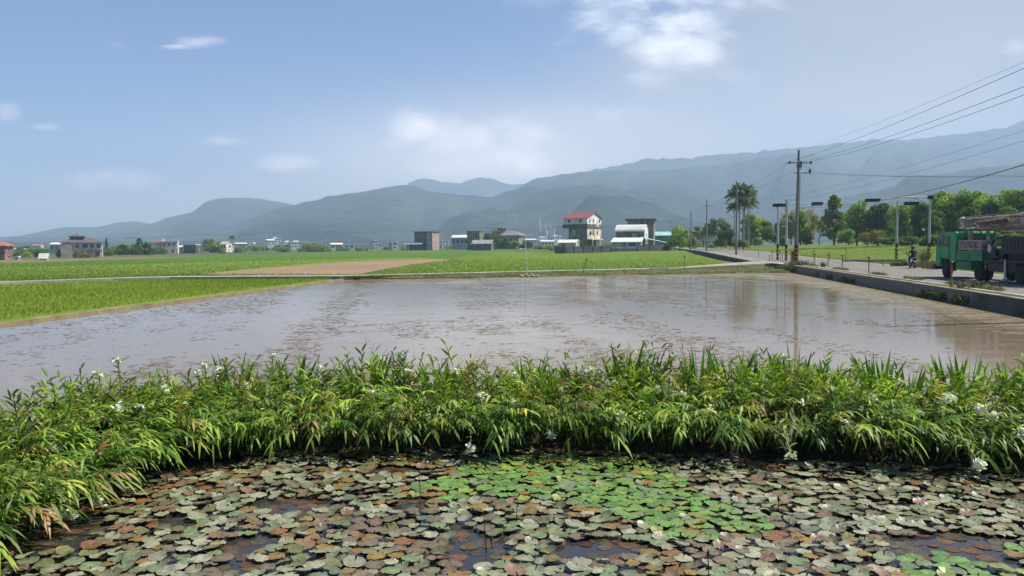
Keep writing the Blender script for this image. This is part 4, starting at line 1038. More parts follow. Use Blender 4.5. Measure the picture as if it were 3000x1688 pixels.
# --- unfinished concrete block behind
th = thing('building', 'unfinished grey flat roofed building with dark openings behind the barn', 'building', origin(1880, 729, 285), R(-14))
b = MB(); b.b2(-4.6, 4.4, -3.5, 3.5, -2, 10.0); b.build('wall', plain('raw_concrete', (.30, .265, .24), var=.3), th)
b = MB(); b.b2(-5.4, 5.3, -4.2, 4.2, 10.0, 10.5); b.build('roof', M_rgrey, th)
windows(th, 9, 7, [(.2, 8.0, 1.5, 1.5), (2.2, 8.0, 1.0, 1.5), (3.7, 8.0, .9, 1.5)]); windows(th, 9, 7, [(-1, 5, 1.2, 1.3), (-1, 1.6, 1.2, 1.3)], side='side', front_y=4.4)
th = thing('shed', 'teal walled shed tucked behind the barn beside the lime green tree', 'shed', origin(1942, 731, 290), R(-10))
b = MB(); gable_wall(b, 6.5, 5, -2, 5.0, 1.2); b.build('wall', M_teal, th); b = MB(); gable_roof(b, 6.5, 5, 5.05, 1.2); b.build('roof', M_rteal, th); windows(th, 6.5, 5, [(0, 2.6, 1.4, 1.0)])
# --- compound wall
th = thing('compound_wall', 'long dark grey block wall round the red roofed house and barn', 'wall')
pw = [D(1627, 741, 226), D(1655, 741.5, 222), D(1789, 739, 229), D(1791, 739, 229), D(1868, 737.5, 232), D(1870, 737.5, 232), D(1935, 736, 236), D(1972, 733, 243)]
zt = [D(1627, 722, 226).z, D(1655, 723, 222).z, D(1789, 719.5, 229).z, D(1791, 728, 229).z, D(1868, 727, 232).z, D(1870, 719, 232).z, D(1935, 717, 236).z, D(1972, 722, 243).z]
b = MB()
for i in range(len(pw)-1):
    p, q_ = pw[i], pw[i+1]; dv = (q_-p); dv.z = 0; nn_ = Vector((-dv.y, dv.x, 0)).normalized()*.1
    h0 = zt[i]; h1 = zt[i+1]
    b.add([(p.x-nn_.x, p.y-nn_.y, -1), (q_.x-nn_.x, q_.y-nn_.y, -1), (q_.x+nn_.x, q_.y+nn_.y, -1), (p.x+nn_.x, p.y+nn_.y, -1), (p.x-nn_.x, p.y-nn_.y, h0), (q_.x-nn_.x, q_.y-nn_.y, h1), (q_.x+nn_.x, q_.y+nn_.y, h1), (p.x+nn_.x, p.y+nn_.y, h0)],
          [(0,3,2,1), (4,5,6,7), (0,1,5,4), (1,2,6,5), (2,3,7,6), (3,0,4,7)])
b.build('wall', M_wdark, th)
b = MB()
for i in range(len(pw)-1):
    p, q_ = pw[i], pw[i+1]; m_ = int((q_-p).length/3)
    for j in range(m_):
        c = p.lerp(q_, j/m_); b.box((c.x, c.y, zt[i]/2-.3), (.3, .3, zt[i]+.9))
b.build('pillars', M_wgrey, th)

# --- generic far houses
def house(label, px, pyb, d, w, dep, h, rot=-20, roof='flat', wm=M_town, rm=M_rgrey, floors=2, nw=3, rise=1.5, cat='house', name='house', group=None):
    th = thing(name, label, cat, origin(px, pyb, d), R(rot), group)
    b = MB()
    if roof == 'gable': gable_wall(b, w, dep, -3, h, rise)
    else: b.b2(-w/2, w/2, -dep/2, dep/2, -3, h)
    b.build('wall', wm, th); b = MB()
    if roof == 'gable': gable_roof(b, w, dep, h+.05, rise)
    elif roof == 'hip': hip_roof(b, w, dep, h+.15, rise)
    else: b.b2(-w/2-.15, w/2+.15, -dep/2-.15, dep/2+.15, h, h+.35); b.b2(-w*.2, w*.15, -dep*.2, dep*.2, h+.35, h+1.6) if nw > 2 else None
    b.build('roof', rm, th)
    fh = h/floors
    for f in range(floors):
        windows(th, w, dep, [(-w/2+w*(i+.5)/nw, f*fh+fh*.35, min(1.5, w/nw*.5), fh*.42) for i in range(nw)])
        windows(th, w, dep, [(0, f*fh+fh*.35, 1.2, fh*.4)], side='side')
    return th
# big villa on the left
th = thing('villa', 'large cream villa with layered dark grey hip roofs, far left field edge', 'house', origin(243, 755, 300), R(26))
b = MB(); b.b2(-6.4, 6.6, -4, 4, -2, 5.6); b.build('wall', plain('villa_wall', (.72, .66, .56)), th)
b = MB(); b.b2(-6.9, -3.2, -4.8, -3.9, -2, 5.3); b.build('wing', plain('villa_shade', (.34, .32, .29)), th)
b = MB(); hip_roof(b, 12.8, 8.2, 5.6, 2.0, .8); b.build('roof', M_rgrey, th)
b = MB(); hip_roof(b, 5.0, 4.4, 7.9, .9, .5, -1.8); b.b2(-4, .5, -2, 2, 7.0, 7.85); b.build('upper_roof', M_rgrey, th)
b = MB(); b.b2(-2.0, 6.5, -5.2, -4.0, 2.75, 2.95); [b.b2(x, x+.16, -5.15, -5.0, -1, 2.75) for x in (-1.9, .2, 2.3, 4.4, 6.2)]; [b.b2(x, x+.06, -5.15, -5.1, 2.95, 3.8) for x in np.arange(-1.9, 6.5, .35)]; b.build('balcony', M_wbrown, th)
windows(th, 13, 8, [(-1.6, 3.6, .9, 1.4), (1.0, 3.6, 1.6, 1.5), (3.2, 3.6, 1.1, 1.4), (5.4, 3.6, 1.3, 1.4), (0, .5, 1.2, 1.7), (2.4, .5, 1.4, 1.7), (5, .5, 1.4, 1.7)])
# reddish house at the left edge
th = house('weathered red brown house cut by the left edge of the view', 4, 765, 250, 4.6, 5, 4.6, 6, 'hip', plain('red_brick_wall', (.28, .14, .11), var=.35), plain('red_tile', (.34, .12, .10)), 2, 2, 1.3)
# pink house
th = thing('house', 'pink and white two storey house with a parapet roof and shadowed grey side wing', 'house', origin(489, 744, 420), R(18))
b = MB(); b.b2(-1.9, 5.6, -4, 4, -2, 6.4); b.build('wall', M_wpink, th); b = MB(); b.b2(-6.2, -1.9, -3.4, 4, -2, 5.8); b.build('wing', plain('shaded_wing_grey', (.30, .28, .30)), th)  # the wing's grey holds the shadow on the left part
b = MB(); b.b2(-2.1, 5.8, -4.2, 4.2, 6.4, 6.75); b.b2(-1.9, -1.0, -3.8, -2, 6.75, 8.1); b.build('parapet', M_wwhite, th); b = MB(); gable_roof(b, 6.5, 6, 6.2, 1.3, .3, .12, -3.2, 1); b.build('roof', plain('plum_roof', (.22, .12, .14)), th)
windows(th, 11, 8, [(-.8, 4.2, .9, 1.2), (1.6, 4.2, 1.1, 1.2), (4.0, 4.2, 1.1, 1.2), (.2, 1.0, 1.2, 1.2), (3.3, 1.0, 1.2, 1.2)], front_y=-4)
b = MB(); [b.b2(-6.15, -2.0, -3.46, -3.4, z, z+.25) for z in (1.4, 2.7, 4.0)]; b.build('louvre', M_wwhite, th)
# three storey brown house
th = thing('house', 'three storey brown house with white trimmed corner and teal lean-to, left of centre', 'house', origin(1247, 730, 430), R(-20))
b = MB(); b.b2(-4.6, 3.2, -4, 4, -2, 9.0); b.build('wall', plain('shaded_brown_wall', (.17, .13, .135), var=.2), th)  # darker brown carries the shade of the left face
b = MB(); b.b2(3.2, 6.2, -4.2, 4, -2, 8.9); b.build('corner_bay', plain('lit_bay_wall', (.38, .26, .22)), th)  # lighter brown: sunlight on the bay is put into its colour
b = MB(); b.b2(-5.2, 6.6, -4.7, 4.5, 9.0, 9.35); hip_roof(b, 5, 5, 9.35, .5, .2, -1); b.build('roof', M_rgrey, th)
b = MB(); [b.b2(x, x+.3, -4.32, -4.2, -1, 8.9) for x in (3.2, 4.55, 5.9)]; [b.b2(3.2, 6.2, -4.3, -4.2, z, z+.25) for z in (2.8, 5.8)]; b.build('trim', M_wwhite, th)
windows(th, 9.8, 8, [(x, z, 1.2, 1.5) for x in (-3.4, -.9, 1.6) for z in (1.0, 4.0, 6.9)]); windows(th, 9.8, 8, [(x, z, .8, 1.3) for x in (3.95, 5.3) for z in (1.2, 4.0, 6.8)], front_y=-4.2)
b = MB(); b.add([(-9, -8, 2.6), (1.5, -8, 2.6), (1.5, -4.2, 3.6), (-8.4, -4.2, 3.6), (-9, -8, 2.75), (1.5, -8, 2.75), (1.5, -4.2, 3.75), (-8.4, -4.2, 3.75)], [(0,3,2,1), (4,5,6,7), (0,1,5,4), (1,2,6,5), (2,3,7,6), (3,0,4,7)]); b.build('lean_to_roof', plain('pale_blue_sheet', (.5, .58, .62)), th)
b = MB(); b.b2(-7.8, 1, -7.4, -4.2, -1, 2.5); b.build('lean_to_wall', plain('deep_teal', (.05, .14, .12)), th)
# grey modern house + shed + villa with pagoda roof
th = thing('house', 'grey flat roofed house with a wide dark window, beside dark trees', 'house', origin(1392, 729, 400), R(-12))
b = MB(); b.b2(-3.2, 3.3, -3.5, 3.5, -2, 8.4); b.build('wall', M_wgrey, th); b = MB(); b.b2(-3.4, 3.5, -3.8, 3.7, 8.4, 8.75); b.build('roof', M_rgrey, th)
b = MB(); [b.b2(-.3+i*.85, -.2+i*.85, -3.62, -3.5, 5.2, 8.4) for i in range(5)]; b.build('mullion', M_wwhite, th); windows(th, 6.5, 7, [(1.3, 5.5, 3.0, 2.2)])
th = thing('shed', 'low shed with a weathered grey roof in front of the dark trees', 'shed', origin(1415, 731, 370), R(-10))
b = MB(); gable_wall(b, 9, 5, -2, 2.7, 1.5); b.build('wall', plain('shed_brown', (.20, .16, .15)), th); b = MB(); gable_roof(b, 9, 5, 2.75, 1.5, .4, .15); b.build('roof', plain('weathered_roof', (.30, .30, .30)), th); windows(th, 9, 5, [(-2, .8, 2.4, 1.2), (1.6, .8, 1.6, 1.2)]); windows(th, 9, 5, [(0, .6, 1.2, 1.3)], side='side')
th = thing('villa', 'big grey villa with a small pagoda like roof on its long tiled roof', 'house', origin(1492, 722, 460), R(-22))
b = MB(); b.b2(-8, 8, -5, 5, -2, 6.2); b.build('wall', plain('villa_grey', (.36, .34, .31)), th); b = MB(); hip_roof(b, 16, 10, 6.2, 2.6, 1.0); b.build('roof', plain('villa_tile', (.20, .19, .19)), th)
b = MB(); b.b2(-6.5, -3.0, -2, 2, 8, 10.3); b.build('lantern', M_wgrey, th); b = MB(); hip_roof(b, 4.6, 4.4, 10.4, .9, 1.0, -4.8); b.build('upper_roof', M_rgrey, th)
windows(th, 16, 10, [(x, 2.8, 1.2, 1.8) for x in (-6, -3, 0, 3, 6)]); windows(th, 16, 10, [(-2, 2.8, 1.2, 1.6), (2, 2.8, 1.2, 1.6)], side='side')
house('long low building with a bright white roof, left of the grey flat roofed house', 1352, 721, 480, 10, 8, 5.0, -10, 'gable', plain('pale_grey_wall', (.45, .47, .47)), M_rwhite, 1, 4, 1.4, 'building', 'building')
th = house('low black and grey building with a flat dark front, right of the pink house', 563, 736, 450, 7, 6, 3.4, -5, 'flat', plain('charcoal_wall', (.06, .065, .08)), M_wwhite, 1, 2)
house('small cream shed right beside the pink house', 532, 737, 450, 5, 5, 2.4, -5, 'gable', M_wcream, M_rwhite, 1, 2, .8, 'shed', 'shed')
house('pale yellow gabled house under the green trees, left of centre', 664, 731, 520, 6, 6, 3.4, -30, 'gable', M_wcream, plain('straw_roof', (.50, .48, .36)), 1, 2, 1.6)
town = [('tall white apartment house with balconies among the far town roofs', 806, 719, 800, 10, 8, 6.6, -20, 'flat', M_town, M_wwhite, 3, 3),
        ('white house with an arched looking stepped roof left of the tall white apartment house', 792, 719, 760, 7, 7, 4.6, -20, 'gable', M_town, M_rwhite, 2, 2),
        ('long row of low white roofs in the far town', 718, 722, 850, 20, 8, 2.8, -12, 'gable', M_town, M_rwhite, 1, 6), ('small white block on the far white row', 733, 718, 840, 6, 6, 4.4, -15, 'flat', M_town, M_wwhite, 2, 2),
        ('white two storey house right of the far apartment house', 841, 724, 700, 9, 7, 4.0, -25, 'flat', M_town, M_rwhite, 2, 3), ('wide white house with a pale green tint in the far town', 868, 726, 680, 12, 8, 4.6, -20, 'flat', plain('mint_wall', (.48, .56, .50)), M_rwhite, 2, 4),
        ('tiny white tower house at the right end of the far white cluster', 900, 724, 760, 5, 5, 5.0, -20, 'flat', M_town, M_wwhite, 2, 2), ('small white cottage in the scrub left of centre', 985, 730, 560, 8, 6, 3.2, -15, 'gable', M_town, M_rwhite, 1, 3),
        ('tall reddish roofed house above the small white cottage', 986, 727, 640, 8, 7, 5.2, -20, 'hip', plain('rose_wall', (.40, .27, .25)), M_rbrown, 2, 2), ('white flat roofed shed near the field edge, left of the brown house', 1022, 730, 520, 7, 5, 2.8, -10, 'flat', M_town, M_rwhite, 1, 2),
        ('narrow white three storey house standing alone in the field edge', 1096, 731, 480, 3.6, 4, 5.2, -15, 'flat', M_town, M_wwhite, 3, 2), ('small white kiosk like house just left of the brown house', 1155, 731, 460, 3.0, 3, 4.0, -15, 'flat', M_town, M_wwhite, 2, 1),
        ('hazy white block between the brown house and the long white roof', 1302, 722, 700, 6, 6, 4.5, -15, 'flat', M_town, M_wwhite, 2, 2), ('far pale building below the industrial towers', 1588, 718, 1000, 20, 14, 9, -20, 'flat', M_town, M_rwhite, 3, 5),
        ('far white terraced block right of the industrial towers', 1625, 716, 900, 12, 12, 9, -20, 'flat', M_town, M_rwhite, 2, 4), ('low white warehouse in front of the industrial towers', 1600, 722, 700, 12, 9, 4.2, -10, 'gable', M_town, M_rwhite, 1, 4),
        ('far bluish shed with white roof left of the industrial towers', 1548, 716, 900, 16, 10, 5, -10, 'gable', plain('blue_grey_wall', (.35, .42, .48)), M_rwhite, 1, 4), ('grey roofed pale house between villa and industrial plant', 1528, 722, 600, 8, 6, 4, -10, 'hip', M_town, M_rgrey, 1, 3),
        ('tiny cream house left of the large villa', 62, 741, 700, 9, 6, 3, 0, 'gable', M_wcream, M_rwhite, 1, 3), ('far pinkish red roofed house between dark tree and villa', 112, 735, 900, 9, 7, 6, 0, 'gable', M_wpink, plain('rose_roof', (.45, .2, .18)), 2, 2),
        ('white arched roof warehouse just left of the large villa', 174, 738, 500, 8, 7, 4.6, 0, 'gable', plain('pale_grey_wall', (.45, .47, .47)), M_rwhite, 1, 3), ('low white shed right of the large villa', 334, 744, 500, 6, 4, 1.8, 0, 'gable', M_town, M_rwhite, 1, 2),
        ('tiny white roofed hut by the left field edge', 130, 760, 230, 2.0, 1.4, .55, 0, 'gable', M_town, M_rwhite, 1, 1), ('small white box hut near the left edge', 51, 761, 235, 1.0, 1.0, .7, 0, 'flat', M_town, M_rwhite, 1, 1),
        ('pale grey house behind palms at the road end', 2052, 722, 420, 14, 9, 7.5, -15, 'gable', M_wgrey, M_rgrey, 2, 4)]
for a in town:
    lab, px, pyb, d, w, dep, h, rot, rf, wm, rm, fl, nw = a
    house(lab, px, pyb, d, w, dep, h, abs(rot)+8, rf, wm, rm, fl, nw, 1.0, 'house', 'house', None)
# far industrial plant
th = thing('industrial_plant', 'hazy far industrial plant with slim towers and silos', 'factory', origin(1597, 716, 1500), R(-10))
b = MB(); b.b2(-20, 18, -10, 10, -3, 14); b.b2(-8, 4, -8, 8, 14, 26); b.build('hall', plain('plant_wall', (.38, .36, .38)), th)
for x, h_, r_ in ((-19, 48, 1.8), (-11, 50, 2.6), (0, 40, 1.8), (10, 36, 1.5), (16, 30, 2.2)):
    b = MB(); b.tube([(x, 0, 0), (x, 0, h_)], [r_, r_*.8], 12); b.build('tower', plain('plant_tower', (.45, .42, .43)), th)
for x in (22, 28): b = MB(); b.lathe((x, 0, 0), 'Z', [(-3, 3.4), (14, 3.4), (17, .5)], 14); b.build('silo', plain('plant_tower', (.45, .42, .43)), th)
b = MB(); [b.box((x, -9, 20), (.5, .5, 24), 0, 0, .5) for x in (-14, -4, 7)]; b.build('conveyor', M_wgrey, th)

# ------------------------------------------------------------------ utility poles and wires
M_pole = mat('concrete_pole', (.27, .25, .22), .85, .3, .8); M_steel = mat('galvanised', (.34, .36, .37), .5, .2, 2, metal=.3); M_ins = mat('porcelain', (.75, .75, .74), .25, .05, 3); M_black = mat('black_rubber', (.012, .012, .013), .5, .2, 4)
M_wire = mat('wire', (.02, .02, .022), .6, .1, 3); M_yel = mat('warning_yellow', (.55, .33, .03), .7, .3, 4); M_ora = mat('faded_orange', (.50, .20, .06), .75, .35, 5)
def stripes(mb, r, z0, z1, n, tilt=.25, seg=12):
    """diagonal bands wrapped on a pole: returns bands as thin shells"""
    dz = (z1-z0)/n
    for i in range(0, n, 2):
        a = z0+i*dz
        vs = []; fs = []
        for k in range(seg+1):
            q = 2*math.pi*k/seg; off = tilt*math.sin(q)*dz*2
            for zz in (a+off, a+dz+off): vs.append((r*math.cos(q), r*math.sin(q), min(max(zz, z0), z1)))
        fs = [(2*k, 2*k+2, 2*k+3, 2*k+1) for k in range(seg)]
        mb.add(vs, fs)
def utility_pole(label, loc, H, rz=0, detail=0, group='utility poles', lean=(0, 0), arm=1.9, m=None):
    th = thing('utility_pole', label, 'pole', loc, rz, group); th.rotation_euler = (lean[0], lean[1], rz)
    MB().tube([(0, 0, -.8), (0, 0, H)], [.19, .11], 12).build('pole', m or M_pole, th, smooth=True)
    za = H*.885; b = MB(); b.b2(-arm*.5, arm*.5, -.15, -.06, za, za+.1); b.build('crossarm', M_steel, th)
    for x in (-arm*.46, arm*.1, arm*.46):
        MB().lathe((x, -.1, za+.1), 'Z', [(0, .03), (.06, .08), (.12, .05), (.18, .085), (.25, .03)], 10).build('insulator', M_ins, th)
    return th, za
p1 = G(2331, 776, .6)
th, za = utility_pole('tall concrete utility pole with striped base at the road junction', (p1.x, p1.y, .55), 10.95, R(-4), 1, 'utility poles along the road', (0, R(.9)), 2.1)
P1X = th
b = MB(); b.b2(-.5, 1.15, -.14, -.06, 8.75, 8.83); b.build('crossarm', M_steel, th)
for x in (-1.1, -.9, .2, .8, 1.1): MB().lathe((x, -.22, za-.05), 'Z', [(0, .05), (.1, .09), (.2, .09), (.28, .03)], 10).build('insulator', M_ins if x in (-1.1, .8) else M_black, th)
MB().lathe((1.05, -.1, 8.8), 'Z', [(0, .05), (.12, .13), (.3, .1), (.42, .03)], 10).build('insulator', M_black, th)
MB().lathe((.12, -.2, 9.05), 'Z', [(0, .06), (.1, .09), (.25, .09)], 10).build('insulator', M_ins, th)
b = MB(); b.b2(-.2, .25, -.28, -.1, 9.25, 9.75); b.build('bracket', M_pole, th)
b = MB(); b.tube([(.20, -.05, 0), (.17, -.05, 8.6)], .025, 6); b.build('cable', M_wire, th)
b = MB(); stripes(b, .20, .1, 2.0, 10, .5); b.build('warning_stripes', M_ora, th); b = MB(); b.tube([(0, 0, .1), (0, 0, 1.9)], [.194, .19], 14, False); b.build('warning_sleeve', mat('sleeve', (.05, .04, .03), .8, .3, 5), th)
b = MB(); b.b2(-.42, -.24, -.12, .12, -.1, 1.35); b.build('cabinet', mat('rust_box', (.22, .10, .06), .8, .3, 4), th)
others = [(2157, 559, 757, 129, 'utility pole in front of the palm cluster', 1.9), (2070, 587, 737, 172, 'third utility pole from the junction, left road edge', 2.0), (2024, 617, 731, 222, 'farthest utility pole beside the lime green tree', 1.9)]
roadpoles = []
for px, yt, yb, d, lab, arm in others:
    b_ = D(px, yb, d); H = D(px, yt if px != 2157 else 538, d).z-b_.z
    t_, za_ = utility_pole(lab, tuple(b_), H, R(-6), 0, 'utility poles along the road', (0, 0), arm); roadpoles.append((b_, H))
# pole just outside the right edge carries the near end of the wires
t_, z0_ = utility_pole('near utility pole beyond the right edge of the view', (19.2, 27.2, .5), 9.5, R(-6), 0, 'utility poles along the road', (0, 0), 2.1)
P0 = Vector((19.2, 27.2, .5))
def W0(y, dx=0): v = D(3154, y, 27.2); return Vector((19.2+dx, 27.2, v.z))
bgpoles = [(585, 680, 747, 'leaning far utility pole right of the black and grey building', R(-3.5)), (776, 675, 745, 'far utility pole in front of the white town houses', 0), (953, 672, 737, 'far utility pole left of the red roofed far house', 0), (1195, 668, 731, 'far utility pole just left of the three storey brown house', 0),
           (1412, 660, 728, 'far utility pole in front of the grey shed and dark trees', 0), (375, 690, 755, 'far utility pole among the three round trees', 0), (1637, 655, 730, 'thin pole left of the red roofed house', 0), (1965, 640, 728, 'thin pole right of the barn', 0), (1311, 693, 725, 'short dark pole right of the three storey brown house', 0), (1088, 690, 732, 'faint thin pole by the narrow white house', 0)]
bgt = []
for px, yt, yb, lab, ln in bgpoles:
    hpx = yb-yt; d = {1637: 300, 1965: 300, 1311: 450, 1088: 500}.get(px, 400); b_ = D(px, yb, d); H = hpx*d/FPX
    t_, z_ = utility_pole(lab, (b_.x, b_.y, b_.z), H, 0, 0, 'utility poles across the far fields', (0, ln), 1.7 if H > 8 else 1.0, mat('far_pole', (.42, .40, .37), .85, .2, .8) if H > 8 else M_pole)
    if px in (375, 585, 776, 953, 1195, 1412): bgt.append((px, Vector((b_.x, b_.y, b_.z+H*.9))))
def wire(label, a, b, sag, r=.016, grp='overhead wires'):
    pts = [Vector(a).lerp(Vector(b), i/24)-Vector((0, 0, sag*4*(i/24)*(1-i/24))) for i in range(25)]
    o = MB().tube(pts, r, 5).build('overhead_wire', M_wire); tag(o, label, 'wire', grp); return o
A1 = Vector((p1.x, p1.y, .55)); tl = .16
wire('topmost thin ground wire from the junction pole to the upper right', A1+Vector((tl, -.1, 10.9)), W0(104), .25, .006)
for x, yq, lab, s in ((-1.0, 136, 'left conductor wire rising from the junction pole crossarm to the right', .30), (.3, 180, 'middle conductor wire rising from the junction pole crossarm to the right', .33), (1.0, 200, 'right conductor wire rising from the junction pole crossarm to the right', .36)):
    wire(lab, A1+Vector((x+tl, -.2, 9.85)), W0(yq, x*.4), s, .011)
wire('thick black cable sweeping from the right edge down to the signal mast arm', W0(433), D(2560, 590, 88), .25, .02)
wire('thin cable running just above the thick black cable at right', W0(361), D(2300, 588, 96), .4, .006)
wire('faint cable below the hills at right, upper of the side cables', W0(330), D(2210, 590, 110), .5, .005)
wire('near level side wire from the junction pole lower arm to the right edge', A1+Vector((1.1, -.1, 8.9)), D(3060, 516, 60), .25, .010)
wire('second near level side wire from the junction pole lower arm', A1+Vector((.6, -.1, 8.75)), D(3060, 510, 62), .25, .008)
wire('cable level with the traffic signals crossing right of the junction pole', A1+Vector((.1, -.1, 5.85)), D(2720, 590, 97), .15, .014)
wire('lower cable level with the traffic signals crossing right of the junction pole', A1+Vector((.1, -.1, 5.55)), D(2626, 600, 92), .15, .012)
prev = A1+Vector((0, 0, 0)); prevH = 10.95
nm = ['second', 'third', 'farthest']
for k, (b_, H) in enumerate(roadpoles):
    for x, s in ((-.85, 'left'), (.85, 'right')):
        wire('%s road wire reaching the %s pole of the row' % (s, nm[k]), prev+Vector((x, -.1, prevH*.9)), b_+Vector((x, -.1, H*.9)), .6, .009, 'wires between the road poles')
    wire('low road cable reaching the %s pole of the row' % nm[k], prev+Vector((0, -.1, prevH*.58)), b_+Vector((0, -.1, H*.62)), .7, .012, 'wires between the road poles')
    prev, prevH = b_, H
bgt.sort(key=lambda q: q[0]); far_l = D(-40, 694, 400)
chain = [far_l]+[q[1] for q in bgt]+[D(1640, 668, 330), D(2024, 640, 222)]
mb = MB()
for a_, b_ in zip(chain, chain[1:]):
    mb.tube([a_.lerp(b_, i/10)-Vector((0, 0, .8*4*(i/10)*(1-i/10))) for i in range(11)], .035, 4)
o = mb.build('overhead_wire', M_wire); tag(o, 'long faint wire strung across the far field poles', 'wire')

# ------------------------------------------------------------------ traffic signals, posts
M_sig = mat('signal_black', (.015, .017, .02), .55, .2, 4); M_mast = mat('mast_paint', (.50, .50, .47), .6, .15, 1.2)
def signal_head(parent, c, w=1.75, rz=0):
    b = MB(); b.box(c, (w, .22, .38), rz); h = b.build('signal_head', M_sig, parent, bevel=.03)
    for i in range(4):
        off = -w/2+w*(i+.5)/4; x = c[0]+off*math.cos(rz); y = c[1]+off*math.sin(rz)
        v = MB(); n = 10
        for k in range(n):   # hood: open half tube over each lamp
            a0, a1 = math.pi*k/n, math.pi*(k+1)/n
            p = [(x+.19*math.cos(a), y-.11-dy, c[2]+.02+.19*math.sin(a)) for a in (a0, a1) for dy in (0, .26)]
            p2 = [(x+.17*math.cos(a), y-.11-dy, c[2]+.02+.17*math.sin(a)) for a in (a0, a1) for dy in (0, .26)]
            v.add(p+p2, [(0,1,3,2), (4,6,7,5), (1,5,7,3)])
        v.build('hood', M_sig, h); MB().lathe((x, y-.13, c[2]), 'Y', [(0, .15), (.02, .15)], 12).build('lens', mat('lens', (.05, .03, .03), .2, .1, 2), h)
def mast(label, px, yb, yt, d, name='signal_mast'):
    b_ = D(px, yb, d); H = D(px, yt, d).z-b_.z
    th = thing(name, label, 'traffic light', tuple(b_), 0, 'traffic signal masts at the junction')
    MB().tube([(0, 0, -.6), (0, 0, H)], [.15, .10], 12).build('pole', M_mast, th, smooth=True)
    b = MB(); stripes(b, .160, .05, 1.9, 8, .5); b.build('warning_stripes', M_yel, th); MB().tube([(0, 0, .0), (0, 0, 1.95)], .154, 12, False).build('warning_sleeve', M_sig, th)
    return th, b_, H
def loc(th, px, py, d): v = D(px, py, d)-Vector(th.location); return v
th, b_, H = mast('left signal mast with a horizontal black light on top, behind the junction pole', 2278, 763, 597, 97)
c = loc(th, 2281, 602, 97); signal_head(th, (c.x, c.y-.3, c.z), 1.6)
th, b_, H = mast('grey mast with a curved arm holding a horizontal signal over the road', 2303, 766, 588, 94)
e = loc(th, 2380, 598, 94); MB().tube([(0, 0, H-1.7), (-.25, 0, H-.8), (0, 0, H-.4)], .05, 8).build('brace', M_mast, th)
MB().tube([(0, 0, H-.35), (e.x*.5, e.y*.5, e.z+.1), (e.x, e.y, e.z)], [.07, .06, .05], 8).build('arm', M_mast, th)
c = loc(th, 2391, 598, 94); signal_head(th, (c.x, c.y-.25, c.z), 1.25); MB().tube([(0, 0, H), (-.4, 0, H+.1), (.4, 0, H+.15)], .05, 6).build('camera_bracket', M_steel, th)
b = MB(); c = loc(th, 2372, 606, 94); b.lathe((c.x, c.y-.3, c.z), 'X', [(-.35, .05), (-.2, .16), (.2, .18), (.35, .06)], 12); b.build('lamp', mat('lamp_cover', (.8, .8, .78), .4, .05, 2), th)
th, b_, H = mast('right signal mast by the meadow with a short arm and black light', 2626, 763, 591, 92)
e = loc(th, 2650, 599, 92); MB().tube([(0, 0, H-.4), (e.x, e.y, e.z)], .055, 8).build('arm', M_mast, th)
c = loc(th, 2666, 597, 92); signal_head(th, (c.x, c.y-.2, c.z), 1.6)
th, b_, H = mast('tall right signal mast with a long arm reaching left over the road', 2721, 760, 570, 97)
e = loc(th, 2600, 584, 97); MB().tube([(0, 0, H-.35), (e.x*.6, e.y*.6, (H-.35+e.z)*.5+.12), (e.x, e.y, e.z)], [.09, .08, .05], 8).build('arm', M_mast, th)
MB().tube([(0, 0, H-1.6), (-.7, 0, H-1.0), (-1.5, 0, H-.55), (-2.3, 0, H-.4)], .045, 8).build('brace', M_mast, th)
MB().tube([(e.x, e.y, e.z), tuple(loc(th, 2575, 587, 97))], .03, 8).build('arm_tip', M_steel, th); c = loc(th, 2554, 587.5, 97); signal_head(th, (c.x, c.y-.2, c.z), 1.75)
b = MB(); b.b2(-.28, .28, -.2, .1, H-.55, H-.15); b.build('control_box', M_sig, th)

# slim delineator posts
M_post = mat('post_rust', (.20, .13, .08), .75, .3, 6); M_refl = mat('reflector', (.10, .045, .02), .5, .2, 5)
def delineator(label, px, yb, z, h, grp, lean=0):
    p = G(px, yb, z); th = thing('delineator_post', label, 'post', (p.x, p.y, z-.05), 0, grp); th.rotation_euler = (0, lean, 0)
    MB().tube([(0, 0, 0), (0, 0, h)], .035, 8).build('post', M_post, th)
    for k in (0, 2, 4): MB().tube([(0, 0, h*(.2+.12*k)), (0, 0, h*(.28+.12*k))], .040, 8, False).build('band', M_yel, th)
    MB().lathe((0, 0, h), 'Z', [(-.05, .04), (-.03, .075), (.06, .075), (.09, .04)], 10).build('reflector', M_refl, th)
for i, (px, yb, z, h) in enumerate([(2387, 776, .63, 1.05), (2426, 782, .63, 1.05), (2467, 789, .63, 1.1), (2545, 802, .63, 1.12), (2787, 834, .66, 1.08)]):
    delineator('%s striped post on the kerb counted from the junction pole' % ['first', 'second', 'third', 'fourth', 'fifth and nearest'][i], px, yb, z, h, 'striped posts along the kerb')
for i, (px, yb, h) in enumerate([(2222, 756, .95), (2176, 745, 1.0), (2138, 739, 1.0), (2262, 764, 1.1), (2286, 765, 1.0), (2292, 767, .8), (2315, 765, 1.2), (2255, 767, .7)]):
    delineator(['thin post on the far road wall right of the palm pole', 'thin post on the far road wall, middle one', 'thin post on the far road wall, farthest one', 'thin striped post just left of the left signal mast', 'thin striped post between the two left signal masts', 'short thick post between the two left signal masts', 'tall post right of the curved arm mast', 'stubby post at the end of the far road wall'][i], px, yb, .62, h, 'thin posts round the junction')
for i, (px, yb, h, z) in enumerate([(2384, 757, .9, .85), (2478, 757, 1.1, .9), (2430, 762, .8, .8)]):
    delineator(['slim post in the meadow edge right of the junction pole', 'slim post in the meadow left of the right signal masts', 'faint post by the far road edge'][i], px, yb, z, h, 'posts on the meadow side')
